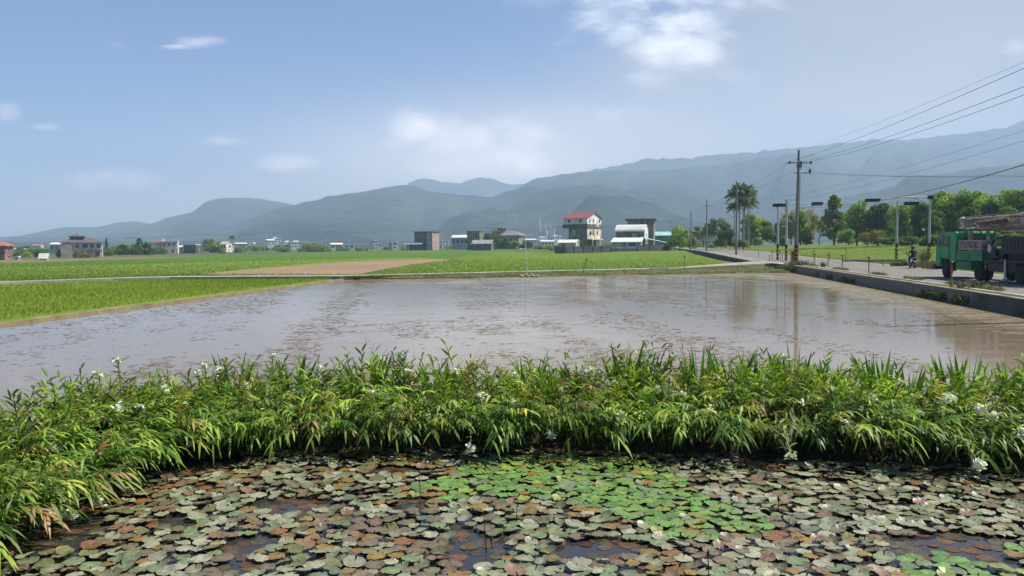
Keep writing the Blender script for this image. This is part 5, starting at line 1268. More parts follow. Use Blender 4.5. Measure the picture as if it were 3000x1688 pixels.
for i, (px, yb, h, ln) in enumerate([(2005, 787, 1.2, 0), (1709, 796, 1.15, R(14))]):
    delineator(['upright marker post on the concrete path right of centre', 'crooked leaning marker stick on the concrete path'][i], px, yb, .32, h, 'markers on the path', ln)
# tall white pipe with its stones
p = G(1543, 801, .30); th = thing('marker_pole', 'tall thin white pole with a cross piece standing at the paddy edge', 'pole', (p.x, p.y, .1), 0)
M_wp = mat('white_pipe', (.62, .64, .52), .6, .1, 2)
MB().tube([(.04, 0, 0), (-.02, 0, 1.9), (-.16, 0, 3.5)], [.035, .03, .02], 8).build('pole', M_wp, th); b = MB(); b.tube([(-.42, 0, 3.25), (.12, 0, 3.12)], .018, 6); b.tube([(-.2, 0, 2.55), (-.06, 0, 2.85)], .03, 6); b.build('cross_piece', M_wp, th)
for i, (dx, dy, s) in enumerate([(a_, b_, c_*.62) for a_, b_, c_ in [(-.45, -.9, .28), (.1, -1.1, .22), (.5, -.8, .3), (.85, -1.0, .2), (-.1, -.5, .2), (.35, -.3, .18)]]):
    bm = bmesh.new(); bmesh.ops.create_icosphere(bm, subdivisions=2, radius=s)
    for v in bm.verts: v.co *= 1+.25*mnoise.noise(v.co*4+Vector((i*3, 0, 0))); v.co.z *= .55
    me = bpy.data.meshes.new('stone'); bm.to_mesh(me); bm.free(); me.materials.append(mat('pale_stone', (.38, .34, .29), .9, .3, 4, .3))
    o = link('stone', me); o.location = (p.x+dx, p.y+dy, .12 if dy < -.6 else .22); tag(o, 'pale stone %s the foot of the tall thin white pole' % ['left of', 'in front of', 'right of', 'farthest right of', 'touching', 'just behind'][i], 'stone', 'stones at the white pole')
# row of small white blocks on the path
for i in range(6):
    p = G(1909+i*9, 789.5-i*.2, .33); b = MB(); b.prism([(-.14, 0), (.14, 0), (.05, .20), (-.05, .20)], -.1, .1, 'Y'); o = b.build('marker_block', mat('block_white', (.72, .72, .62), .8, .1, 4), bevel=.012); o.location = tuple(p)
    tag(o, '%s small white wedge block in the row on the concrete path' % ['leftmost', 'second from left', 'third from left', 'third from right', 'second from right', 'rightmost'][i], 'block', 'white blocks on the path')
for i, (px, py) in enumerate([(1565, 769), (1683, 766)]):
    p = GT(px, py); b = MB(); b.tube([(0, 0, 0), (.02, 0, .45), (.0, 0, .85)], [.05, .07, .03], 7); o = b.build('stake', mat('stake_yellow', (.62, .62, .36), .8, .1, 4)); o.location = (p[0], p[1], Tg(*p)); tag(o, ['short pale yellow stake in the rice near the white pole', 'short pale yellow stake in the rice left of the crooked stick'][i], 'stake', 'stakes in the rice')
# ------------------------------------------------------------------ trees
M_fol = mat('foliage', (.08, .15, .04), .7, attr=True, transl=.36, spec=.2)
M_bark = mat('bark', (.14, .11, .08), .9, .3, 3, .3); M_barkp = mat('pale_bark', (.33, .30, .25), .9, .25, 3, .2)
def crown(kind, seed, nleaf=2600, cols=None, leaf=.045):
    """unit height tree crown; returns V, F, C and limb list"""
    q = np.random.default_rng(seed); blobs = []
    nb = {'oval': 26, 'round': 26, 'tall': 30, 'bush': 18, 'cone': 26, 'wide': 30}[kind]
    for i in range(nb):
        if kind == 'tall': z = .16+.80*((i+.5)/nb); rad = .21*(1.0-z)**.65+.005; b = .10-.06*z
        elif kind == 'cone': z = .18+.78*((i+.5)/nb); rad = .26*(1-z)+.02; b = .09*(1.05-z)+.03
        elif kind == 'oval': z = .13+.78*((i+.5)/nb); rad = .21*math.sin(math.pi*min(1, (z-.02)/1.0))**.6; b = .10
        elif kind == 'bush': z = .2+.6*q.random(); rad = .42*math.sqrt(max(.05, 1-((z-.35)/.6)**2)); b = .2
        elif kind == 'wide': z = .38+.5*q.random(); rad = .42*math.sqrt(max(.05, 1-((z-.55)/.42)**2)); b = .12
        else: z = .18+.7*q.random(); rad = .30*math.sqrt(max(.04, 1-((z-.52)/.46)**2)); b = .13
        a = q.random()*6.283 if kind in ('bush', 'round', 'wide') else i*2.4+q.random(); rr = rad*(.55+.45*q.random())
        blobs.append((rr*math.cos(a), rr*math.sin(a), z+.03*q.standard_normal(), b*(.75+.5*q.random())))
    V = []; per = nleaf//nb; P = []; Nn = []; C = []
    cols = np.array(cols)
    for (x, y, z, b) in blobs:
        d = norm(q.standard_normal((per, 3))); rad = b*(.55+.55*q.random((per, 1))**.5)
        d2 = d*np.array([1, 1, .8]); P.append(np.array([x, y, z])+d2*rad); Nn.append(d)
        c = cols[q.integers(len(cols))]*(1+.16*q.standard_normal()); C.append(np.clip(c*(1+.16*q.standard_normal((per, 1))), .006, .9))
    P = np.concatenate(P); Nn = np.concatenate(Nn); C = np.concatenate(C); n = len(P)
    dv = norm(np.cross(Nn, q.standard_normal((n, 3))))+.2*Nn; dv[:, 2] -= .15
    global rng
    V, F, C2 = leafmesh(P, dv, Nn+.5*q.standard_normal((n, 3)), leaf*(.7+.7*q.random(n)), leaf*.75*(.7+.6*q.random(n)), .2*q.random(n), C, 2)
    return (V, F, C2), blobs
def tree_mesh(kind, seed, cols, nleaf=2600, leaf=.045, bark=None):
    (V, F, C), blobs = crown(kind, seed, nleaf, cols, leaf)
    cm = npmesh('crown', V, F, M_fol, C)
    q = random.Random(seed); b = MB(); tr = .018 if kind != 'bush' else .012
    top = {'tall': .92, 'cone': .93, 'oval': .8, 'round': .62, 'bush': .4, 'wide': .62}[kind]
    pts = [Vector((.015*q.uniform(-1, 1)*i, .015*q.uniform(-1, 1)*i, -.04+top*i/6)) for i in range(7)]
    b.tube(pts, [tr*(1.25-.16*i) for i in range(7)], 7)
    for (x, y, z, r) in blobs[::2]:
        zb = max(.12, z-.22-.1*q.random()); k = min(6, max(0, (zb+.04)/top*6)); i = int(k); p0 = pts[i].lerp(pts[min(6, i+1)], k-i)
        e = Vector((x, y, z)); b.tube([p0, p0.lerp(e, .5)+Vector((0, 0, -.01)), e], [tr*.5, tr*.35, tr*.12], 5)
    return cm, b.mesh('trunk', bark or M_bark)
G1 = [(0.150, 0.250, 0.044), (0.194, 0.294, 0.050), (0.237, 0.338, 0.069)]; GD = [(0.069, 0.131, 0.037), (0.088, 0.156, 0.043), (0.112, 0.188, 0.050)]; GL = [(0.275, 0.375, 0.056), (0.325, 0.425, 0.069), (0.225, 0.338, 0.056)]
GO = [(0.200, 0.213, 0.069), (0.237, 0.225, 0.081), (0.175, 0.200, 0.062)]; GB = [(0.250, 0.188, 0.094), (0.213, 0.175, 0.081), (0.188, 0.200, 0.062)]; GG = [(0.125, 0.188, 0.081), (0.163, 0.225, 0.094), (0.112, 0.163, 0.075)]; GM = GD+G1
TV = {}
for nm_, kind, cols, nl, lf in [('tall', 'tall', GO+G1, 3000, .042), ('tallg', 'tall', G1, 3000, .042), ('ovalg', 'oval', G1+GL[:1], 3600, .045), ('ovald', 'oval', GD, 3600, .045), ('ovaly', 'oval', GL+G1, 3600, .045),
                            ('roundg', 'round', G1, 3200, .05), ('roundd', 'round', GD, 3200, .05), ('rounde', 'round', GM, 3600, .05), ('lime', 'bush', GL, 2800, .07), ('bushg', 'bush', G1, 2200, .08), ('bushd', 'bush', GD, 2200, .08), ('bushb', 'bush', GB, 1600, .07),
                            ('cone', 'cone', GD+GG, 2600, .05), ('brown', 'round', GB+GO, 2200, .045), ('grey', 'wide', GG, 2600, .05), ('wided', 'wide', GD, 3000, .05), ('scrub', 'bush', GG+GO, 1400, .09)]:
    TV[nm_] = tree_mesh(kind, len(TV)*7+3, cols, nl, lf)
def tree(label, px, yt, yb, d, var, wpx=None, grp=None, name='tree', wf={'tall': .36, 'tallg': .36, 'cone': .5}, zb=None):
    b_ = D(px, yb, d); H = D(px, yt, d).z-b_.z
    th = thing(name, label, 'tree' if name == 'tree' else 'bush', tuple(b_), random.uniform(0, 6.28), grp)
    natural = {'bush': 1.15, 'oval': .58, 'round': .82, 'tall': .42, 'cone': .52, 'wide': 1.0}
    kd = {'tall': 'tall', 'tallg': 'tall', 'ovalg': 'oval', 'ovald': 'oval', 'ovaly': 'oval', 'roundg': 'round', 'roundd': 'round', 'rounde': 'round', 'brown': 'round', 'cone': 'cone', 'grey': 'wide', 'wided': 'wide'}.get(var, 'bush')
    s = 1 if wpx is None else (wpx*d/FPX)/(H*natural[kd])
    th.scale = (H*s, H*s, H)
    c = link('crown', TV[var][0], th); t_ = link('trunk', TV[var][1], th)
    # keep the root below the ground when the ground is lower than estimated
    return th
RT = [(2486, 622, 714, 212, 'ovalg', 56, 'far green tree at the back left of the grove'), (2542, 612, 714, 214, 'ovaly', 56, 'far yellow green tree between the first two grove trees'), (2604, 604, 714, 212, 'ovalg', 60, 'far green tree behind the dark oval tree'), (2628, 596, 714, 205, 'ovaly', 56, 'light tree just behind the short arm signal mast'), (2678, 590, 715, 200, 'ovaly', 56, 'light green tree between the two right signal masts'),
      (2511, 590, 714, 178, 'ovalg', 62, 'bright green oval tree at the left end of the right hand grove'), (2573, 588, 716, 176, 'ovald', 66, 'dark green oval tree behind the right signal masts, left side'),
      (2648, 600, 716, 172, 'ovalg', 52, 'narrow green tree right behind the short arm signal mast'), (2700, 586, 718, 168, 'ovald', 62, 'dark tree directly left of the tall right signal mast'),
      (2757, 552, 718, 160, 'ovaly', 72, 'tall yellow green tree just right of the tall signal mast'), (2809, 560, 718, 158, 'ovalg', 70, 'green tree above the truck cab'), (2860, 552, 718, 155, 'ovaly', 76, 'yellow green tree above the drilling mast tip'),
      (2895, 578, 718, 150, 'rounde', 70, 'lower dark green tree above the drilling mast'), (2928, 560, 718, 150, 'ovalg', 70, 'green tree above the back of the truck'), (2968, 548, 718, 146, 'ovaly', 78, 'tall bright tree near the right edge'),
      (3005, 544, 718, 144, 'ovalg', 80, 'tree cut by the right edge of the view'), (2783, 585, 718, 166, 'ovald', 60, 'dark tree filling the gap behind the tall signal mast trees'), (2735, 610, 718, 150, 'roundd', 60, 'low dark round tree behind the tall signal mast'),
      (2835, 600, 718, 146, 'ovald', 62, 'dark tree directly behind the truck mast tip'), (2962, 600, 720, 138, 'roundd', 76, 'dark round tree low behind the truck body'), (2600, 625, 716, 182, 'roundd', 54, 'low dark tree between the oval grove trees'),
      (2672, 618, 716, 178, 'rounde', 56, 'mid green tree between the two right signal masts'), (2444, 562, 711, 186, 'tall', 56, 'tall pointed olive tree with a visible trunk left of the grove'), (2400, 628, 712, 196, 'grey', 66, 'grey green spreading tree left of the pointed olive tree'),
      (2362, 604, 713, 190, 'brown', 60, 'olive brown tree just right of the junction pole'), (2318, 612, 712, 196, 'brown', 64, 'brownish thin leaved tree behind the signal masts'), (2345, 620, 714, 186, 'ovalg', 46, 'green tree partly hidden by the junction pole'),
      (2232, 634, 712, 205, 'rounde', 78, 'broad dark green tree right of the palms'), (2200, 622, 714, 203, 'ovaly', 56, 'yellow green tree among the palm trunks'), (2270, 648, 712, 215, 'roundd', 60, 'dark tree behind the left signal mast'),
      (2100, 636, 722, 225, 'wided', 74, 'dark spreading tree left of the palms'), (2060, 662, 722, 240, 'grey', 60, 'grey green tree at the far road end'), (2128, 655, 722, 222, 'roundd', 52, 'small dark tree at the foot of the palms')]
for px, yt, yb, d, v, w, lab in RT: tree(lab, px, yt, yb+1.5, d, v, w*1.15, 'trees of the right hand grove' if px > 2490 else 'trees along the far side of the road')
RB = [(2478, 668, 716, 168, 'bushg', 56, 'round leafy bush below the pointed olive tree'), (2532, 676, 716, 166, 'bushb', 42, 'reddish brown shrub at the meadow edge'), (2570, 670, 717, 164, 'brown', 46, 'small russet tree in front of the dark oval tree'), (2112, 698, 724, 196, 'bushg', 44, 'roadside bush left of the palm pole'),
      (2218, 694, 720, 190, 'bushg', 36, 'light green bush right of the palm trunks'), (2290, 690, 722, 180, 'bushd', 34, 'dark bush between the left signal masts'), (2365, 690, 716, 186, 'bushd', 42, 'dark undergrowth right of the junction pole'), (2660, 690, 719, 140, 'bushd', 70, 'dark undergrowth between the right signal masts'),
      (2600, 692, 717, 160, 'bushd', 60, 'dark undergrowth below the oval grove trees'), (2735, 684, 721, 130, 'bushd', 80, 'dark undergrowth right of the tall signal mast'), (2810, 680, 722, 126, 'bushd', 90, 'dark undergrowth behind the truck cab'), (2900, 676, 722, 122, 'bushd', 100, 'dark undergrowth behind the truck body'), (2990, 676, 722, 118, 'bushd', 90, 'dark undergrowth at the right edge'),
      (2160, 700, 724, 192, 'bushd', 60, 'dark low bushes at the palm trunks'), (1990, 654, 729, 238, 'lime', 70, 'lime green rounded tree right of the barn'), (2030, 690, 730, 236, 'bushg', 30, 'small bush between lime green tree and road'), (2085, 712, 727, 205, 'bushg', 40, 'low hedge at the far road edge')]
for px, yt, yb, d, v, w, lab in RB: tree(lab, px, yt, yb+1, d, v, w, 'bushes by the road and meadow', 'bush' if 'tree' not in lab else 'tree')
LT = [(122, 728, 756, 290, 'roundd', 56, 'dark round tree left of the large villa'), (178, 727, 755, 300, 'bushg', 26, 'light green bush touching the left side of the large villa'), (362, 712, 752, 380, 'rounde', 46, 'leftmost of the three round trees beside the pink house'), (410, 697, 754, 380, 'cone', 34, 'pointed conifer standing among the round trees'),
      (402, 714, 754, 375, 'roundd', 42, 'middle round tree beside the pink house'), (436, 706, 752, 380, 'rounde', 40, 'right round tree beside the pink house'), (313, 698, 748, 420, 'cone', 15, 'small lone conifer right of the large villa'), (45, 736, 755, 330, 'bushd', 44, 'low dark bush near the left edge'), (80, 738, 754, 330, 'bushg', 30, 'low green bush left of the dark round tree'),
      (323, 727, 756, 350, 'bushd', 44, 'dull bush right of the large villa'), (228, 730, 757, 288, 'bushb', 26, 'reddish shrub in front of the large villa'), (252, 738, 757, 286, 'bushb', 40, 'low brown hedge in front of the large villa'), (614, 694, 740, 520, 'roundg', 46, 'hazy bright green tree right of the leaning pole'), (645, 703, 740, 530, 'roundg', 44, 'hazy yellow green tree beside the yellow house'),
      (634, 716, 742, 480, 'bushd', 36, 'dark bush below the hazy green trees'), (1152, 703, 731, 520, 'roundg', 26, 'hazy green tree left of the brown house'), (1432, 680, 730, 395, 'ovald', 34, 'dark tree between the grey house and the villa'), (1450, 672, 729, 400, 'roundd', 44, 'taller dark tree in front of the pagoda villa'),
      (1476, 694, 729, 400, 'roundd', 40, 'dark tree below the pagoda roof villa'), (1507, 704, 729, 400, 'bushg', 44, 'bushes in front of the pagoda villa, left part'), (1545, 702, 728, 400, 'bushd', 46, 'bushes in front of the pagoda villa, right part'), (1380, 712, 731, 385, 'bushd', 22, 'dark shrub at the corner of the grey shed'),
      (1596, 716, 730, 330, 'bushg', 50, 'low green scrub left of the compound wall'), (1673, 700, 728, 262, 'bushd', 34, 'dark bush behind the small shed'), (820, 722, 738, 560, 'bushg', 30, 'green bush under the far white houses'), (920, 716, 735, 560, 'bushd', 50, 'dark hedge clump left of the far cottage')]
for px, yt, yb, d, v, w, lab in LT: tree(lab, px, yt, yb+1, d, v, w, 'trees and bushes of the far fields', 'bush' if ('bush' in lab or 'shrub' in lab or 'hedge' in lab or 'scrub' in lab) and 'tree ' not in lab else 'tree')
# far-off scrub belt reads as one mass
parts = []; q = np.random.default_rng(3)
V0, F0, C0 = crown('bush', 91, 700, GG+GD+GB, .10)[0]
V1, F1, C1 = crown('bush', 93, 700, GG+GO+G1, .10)[0]
for i in range(330):
    px = q.uniform(-60, 2050); d = q.uniform(430, 900) if px < 1600 else q.uniform(320, 500)
    if px < 520: d = q.uniform(380, 800)
    x = (px-1500)/FPX*d; h = q.uniform(2.0, 5.5)*(.55 if px > 1000 else 1); w = h*q.uniform(.9, 2.2)
    z = T(x, d)-.3; V_, F_, C_ = (V0, F0, C0) if i % 2 else (V1, F1, C1); a = q.random()*6.28; ca, sa = math.cos(a), math.sin(a)
    W_ = V_*np.array([w, w, h]); parts.append((np.stack([W_[:, 0]*ca-W_[:, 1]*sa+x, W_[:, 0]*sa+W_[:, 1]*ca+d, W_[:, 2]+z], 1), F_, C_*(1+.2*q.standard_normal())))
V, F, C = cat(parts)
o = structure('far_scrub', npmesh('far_scrub', V, F, M_fol, np.clip(C, .005, 1)), 'stuff', 'hazy belt of scrub and low trees along the far edge of the fields'); o['category'] = 'scrub'

# palms
def palm_mesh(seed, nf=22, fl=.215):
    q = np.random.default_rng(seed); parts = []
    for i in range(nf):
        a = i*2.4+q.random()*.4; el = 1.25-1.75*(i/nf)
        L_ = fl*(.85+.3*q.random()); n = 26
        t = np.linspace(.12, 1, n); hx = np.cos(el)*t*L_; z = math.sin(el)*t*L_-.55*L_*t*t*(.6+.6*(i/nf))
        P = np.stack([np.cos(a)*hx, np.sin(a)*hx, .985+z*.9], 1); per = np.array([-math.sin(a), math.cos(a), 0.])
        for s in (-1, 1):
            dv = np.tile(per*s, (n, 1))+np.gradient(P, axis=0)*18*.6; dv[:, 2] -= .35
            ln = .062*np.sin(np.pi*(t*.85+.12))+.015
            parts.append(leafmesh(P, dv, np.tile([0, 0, 1.], (n, 1))+.2*q.standard_normal((n, 3)), ln, np.full(n, .0085), np.full(n, .5), np.clip(np.tile([.095, .115, .045], (n, 1))*(1+.3*q.standard_normal((n, 1))), .01, 1), 2))
        # rachis
        sd_ = np.tile(per*.004, (n-1, 1)); Vr = np.stack([P[:-1]-sd_, P[:-1]+sd_, P[1:]+sd_, P[1:]-sd_], 1).reshape(-1, 3); ii = np.arange(n-1)[:, None]*4
        parts.append((Vr, np.concatenate([ii+[0, 1, 2], ii+[0, 2, 3]]), np.tile([.12, .14, .05], (len(Vr), 1))))
    V, F, C = cat(parts); return npmesh('crown', V, F, M_fol, C)
PM = [palm_mesh(s) for s in (1, 2, 3)]
def palm(label, px, yt, yb, d, j, lean=0, cs=1.0):
    b_ = D(px, yb, d); H = D(px, yt, d).z-b_.z
    th = thing('palm_tree', label, 'palm', tuple(b_), 0, 'palms left of the junction'); th.rotation_euler = (0, lean, random.random()*6); th.scale = (H, H, H)
    MB().tube([(0, 0, -.05), (.004, 0, .5), (0, 0, .985)], [.014, .010, .008], 8).build('trunk', M_barkp, th)
    c = link('crown', PM[j], th); return th
for i, (px, yt, yb, d, j, lab) in enumerate([(2156, 562, 722, 196, 0, 'leftmost slender palm of the tall cluster'), (2166, 548, 722, 198, 1, 'tallest slender palm, directly behind the utility pole'), (2180, 556, 722, 196, 2, 'slender palm at the centre of the cluster'), (2190, 560, 722, 199, 0, 'slender palm right of the cluster centre'), (2176, 585, 722, 192, 1, 'lower palm in front of the cluster'),
                                          (2196, 590, 722, 194, 2, 'lowest palm at the right side of the cluster'), (2151, 600, 724, 202, 1, 'short palm at the left side of the cluster'), (681, 694, 740, 480, 2, 'small dark lone palm left of the far town')]):
    t_ = palm(lab, px, yt, yb, d, j)
# dry weeds and dead shrub near the scooter
M_dry = mat('dry_weed', (.2, .16, .08), .85, attr=True)
def weed(label, px, yb, z, h, w, n, cols, name='dry_weeds'):
    p = G(px, yb, z); q = rng; P = np.stack([q.standard_normal(n)*w*.35, q.standard_normal(n)*.4, np.zeros(n)], 1)
    V, F, C = tufts(P, np.full(n, h), 6, .04, cols, [1]*len(cols), .9, .3, 3)
    o = link(name, npmesh(name, V, F, M_dry, C)); o.location = (p.x, p.y, z-.02); tag(o, label, 'weeds', 'weeds at the meadow corner'); return o
DW = [(.20, .16, .07), (.14, .14, .05), (.26, .20, .10)]
weed('tall dry brown dead bush right behind the scooter rider', 2706, 766, .65, 1.7, .7, 26, DW[:1]+DW[2:]); weed('clump of dry yellow weeds between scooter and truck', 2722, 784, .62, .75, 1.5, 90, DW); weed('low dark weeds left of the scooter at the meadow corner', 2640, 779, .62, .5, 1.7, 90, [(.10, .09, .04), (.14, .13, .05)])
weed('dry weeds close to the truck front bumper', 2742, 788, .62, .7, 1.0, 60, DW); weed('small green brown weed tuft on the kerb by the truck', 2852, 842, .66, .38, 1.3, 40, [(.16, .18, .06), (.22, .19, .09)]); weed('tall grass clump at the foot of the junction pole', 2335, 781, .5, .75, 1.6, 80, [(.16, .2, .06), (.24, .23, .10)]); weed('grass clump on the corner left of the junction pole', 2300, 788, .35, .4, 2.2, 70, [(.13, .17, .05), (.2, .2, .09)])
weed('short weed poking up from the kerb right of the junction pole', 2410, 782, .6, .6, .3, 10, DW)
p = G(2562, 764, .68); b = MB(); b.b2(-3.4, 3.2, -.4, .4, -.2, .16); o = b.build('low_kerb', M_conc, bevel=.03); o.location = tuple(p); tag(o, 'low grey concrete slab along the far road edge left of the signal mast', 'kerb')
# ------------------------------------------------------------------ green drilling truck
w1 = G(2768, 813.5, .6); tdir = Vector((.10, 1, 0)).normalized(); yaw = -math.atan2(tdir.x, tdir.y)
org = w1+Vector((tdir.y, -tdir.x, 0))*1.12       # centre line under the front axle
M_green = mat('truck_green', (.022, .31, .09), .5, .2, 1.5); M_greend = mat('truck_green_dull', (.028, .24, .09), .6, .3, 1.2); M_tyre = mat('tyre', (.022, .021, .020), .9, .3, 5, .3); M_rim = mat('rim', (.10, .10, .10), .6, .3, 6)
M_rust = mat('rust_steel', (.24, .16, .11), .75, .4, 2.5, .3); M_pale = mat('pale_worn_paint', (.58, .52, .44), .7, .4, 2.2, col2=(.30, .21, .15)); M_mach = mat('oily_machine', (.014, .013, .012), .6, .4, 3, .2); M_pinkp = mat('pipe_primer', (.40, .28, .25), .55, .4, 3); M_redm = mat('red_mudflap', (.22, .05, .025), .8, .3, 4)
M_tglass = mat('truck_glass', (.05, .07, .07), .12, .1, 3, spec=.8); M_chrome = mat('pale_metal', (.5, .5, .5), .35, .15, 4, metal=.6)
tk = thing('drilling_truck', 'green lorry carrying a folded rusty drilling mast and pipes, driving away on the road', 'truck', (org.x, org.y, .602), yaw)
# cab: side profile (y forward, z up) extruded across
cp = [(1.32, .62), (1.36, 1.25), (1.30, 1.75), (1.08, 2.48), (.92, 2.62), (.55, 2.70), (-1.15, 2.70), (-1.36, 2.62), (-1.40, 2.4), (-1.40, .95), (-.62, .95), (-.55, 1.12), (.55, 1.12), (.62, .72)]
b = MB(); b.prism(cp, -1.13, 1.13, 'X'); cab = b.build('cab', M_green, tk, bevel=.04)
for s_ in (-1, 1):
    x0 = s_*1.135; x1 = s_*1.155
    b = MB(); b.prism([(1.18, 1.10), (1.16, 1.86), (-.52, 1.86), (-.52, 1.22), (.40, 1.22), (.62, 1.10)], min(x0, x1), max(x0, x1), 'X'); dr = b.build('door', M_green, tk, bevel=.008)
    b = MB(); b.b2(*sorted((x1, x1+s_*.006)), -.545, -.515, 1.12, 2.5); b.b2(*sorted((x1, x1+s_*.006)), -.52, 1.12, 1.865, 1.89); b.build('door_seam', M_mach, dr)
    b = MB(); b.b2(min(x1, x1+s_*.03), max(x1, x1+s_*.03), -.42, -.26, 1.66, 1.70); b.build('handle', M_chrome, dr)
    b = MB(); b.prism([(1.06, 1.92), (.86, 2.42), (.22, 2.46), (.22, 1.92)], min(x0, x1), max(x0, x1), 'X'); b.prism([(.15, 1.92), (.15, 2.46), (-.46, 2.46), (-.46, 1.92)], min(x0, x1), max(x0, x1), 'X'); b.build('side_window', M_tglass, tk)
    b = MB(); b.tube([(s_*1.14, 1.15, 2.3), (s_*1.42, 1.32, 2.28), (s_*1.42, 1.32, 1.75)], .018, 6); b.box((s_*1.42, 1.30, 2.0), (.05, .12, .36)); b.build('mirror', M_mach, tk)
    b = MB(); b.lathe((s_*.85, 1.34, .92), 'Y', [(-.02, .14), (.06, .13), (.08, .08)], 14); b.build('headlight', M_chrome, tk)
b = MB(); b.box((0, 1.235, 2.1), (1.9, .02, .62), 0, math.atan2(.22, .73)); b.build('windscreen', M_tglass, tk)
b = MB(); b.b2(-.75, .75, -1.425, -1.402, 1.85, 2.42); b.build('rear_window', M_tglass, tk)
b = MB(); b.b2(-1.17, 1.17, 1.30, 1.48, .5, .78); b.build('bumper', M_mach, tk, bevel=.02)
b = MB(); b.b2(-.5, -.35, -10.6, 1.1, .62, .86); b.b2(.35, .5, -10.6, 1.1, .62, .86); [b.b2(-.35, .35, y, y+.15, .64, .84) for y in (-1.8, -3.2, -6, -8, -10)]; b.build('chassis', M_mach, tk)
def wheel(x, y, twin=False):
    s_ = 1 if x > 0 else -1; r = .49
    for k in range(2 if twin else 1):
        xc = x-s_*(.16+.34*k)
        b = MB(); b.lathe((xc, y, r), 'X', [(-.15, .28), (-.155, .40), (-.12, .475), (-.06, .49), (.06, .49), (.12, .475), (.155, .40), (.15, .28)], 28); wo_ = b.build('wheel', M_tyre, tk, smooth=True)
        b = MB(); b.lathe((xc+s_*.02, y, r), 'X', [(-.13, .285), (-.06, .27), (-.03, .16), (s_*.06, .13), (s_*.09, .09)] if s_ > 0 else [(-.09, .09), (-.06, .13), (.03, .16), (.06, .27), (.13, .285)], 20); b.build('rim', M_rim, wo_, smooth=True)
for s_ in (-1, 1):
    wheel(s_*1.13, 0); wheel(s_*1.13, -4.05, True); wheel(s_*1.13, -8.3, True); wheel(s_*1.13, -9.5, True)
    b = MB(); b.b2(*sorted((s_*.82, s_*1.12)), -.78, -.62, .42, 1.12); b.build('mudflap', M_redm, tk)
    b = MB(); b.b2(*sorted((s_*.72, s_*1.14)), -4.55, -1.52, 1.06, 1.60); bx = b.build('side_box', M_greend, tk, bevel=.02)
    b = MB(); b.b2(*sorted((s_*1.145, s_*1.16)), -3.05, -3.0, 1.1, 1.56); b.b2(*sorted((s_*1.145, s_*1.17)), -4.5, -1.6, 1.54, 1.585); b.build('trim', M_green, bx)
    b = MB(); b.b2(*sorted((s_*.75, s_*1.08)), -3.2, -1.3, .55, 1.0); b.build('fuel_tank', M_greend, tk, bevel=.05)
    b = MB(); b.b2(*sorted((s_*.9, s_*1.15)), -8.95, -5.2, 1.05, 1.16); b.build('side_rail', M_mach, tk)
# pipe rack on the side box
pk = MB(); k_ = 0
for (x, z) in [(-1.05, 1.70), (-.92, 1.70), (-.79, 1.70), (-.66, 1.70), (-1.0, 1.81), (-.86, 1.81), (-.72, 1.81), (-1.05, 1.92), (-.9, 1.92), (-.76, 1.92), (-.98, 2.03), (-.83, 2.03), (-.69, 2.04), (-.92, 2.14), (-.78, 2.14), (-.55, 1.95), (-.5, 1.8)]:
    b = MB(); b.tube([(x, -1.75-.12*((k_*7) % 5)/5, z), (x+.01, -4.45-.25*((k_*3) % 4)/4, z-.01)], .06, 8); b.build('pipe', M_pinkp if k_ % 3 else M_pale, tk); k_ += 1
b = MB(); [b.b2(-1.17, -1.10, y, y+.07, 1.6, 2.15) for y in (-1.9, -3.6, -4.4)]; b.b2(-1.17, -1.10, -4.4, -1.9, 2.14, 2.19); b.build('pipe_rack', M_pale, tk)
# mast support behind the cab
b = MB(); b.b2(-.55, -.40, -1.75, -1.60, .86, 2.85); b.b2(.40, .55, -1.75, -1.60, .86, 2.85); b.b2(-.6, .6, -1.78, -1.58, 2.72, 2.85); b.build('mast_support', M_pale, tk)
# lattice mast lying along the truck
mz0, mz1 = 2.86, 3.42; ml = MB(); y0_, y1_ = .15, -10.8
for (x, z) in ((-.42, mz0), (.42, mz0), (-.34, mz1), (.34, mz1)):
    ml.tube([(x*.8, y0_, z+.06), (x, y0_-1.5, z), (x, y1_, z+.08)], .05, 8)
ml.build('mast_rail', M_pale, tk); ml = MB()
n_ = 12
for i in range(n_):
    a, c = y0_+(y1_-y0_)*i/n_, y0_+(y1_-y0_)*(i+1)/n_
    for s_ in (-1, 1):
        ml.tube([(s_*.42, a, mz0), (s_*.34, c, mz1)] if i % 2 else [(s_*.34, a, mz1), (s_*.42, c, mz0)], .028, 6); ml.tube([(s_*.42, a, mz0), (s_*.34, a, mz1)], .028, 6)
    ml.tube([(-.34, a, mz1), (.34, a if i % 2 else c, mz1)], .025, 6); ml.tube([(-.42, a, mz0), (.42, c, mz0)], .025, 6)
ml.build('mast_bracing', M_rust, tk)
b = MB(); b.b2(-.36, .36, .0, .3, 2.95, 3.45); b.tube([(0, .3, 3.2), (0, .75, 3.22)], [.09, .03], 8); b.lathe((-.2, .15, 3.42), 'X', [(0, .16), (.4, .16)], 14); b.build('mast_head', M_pale, tk, bevel=.02)
b = MB(); b.prism([(-5.6, 3.0), (-7.4, 3.02), (-7.7, 3.3), (-5.9, 3.35)], -.46, -.41, 'X'); b.build('mast_plate', mat('cream_plate', (.46, .40, .33), .7, .35, 2), tk)
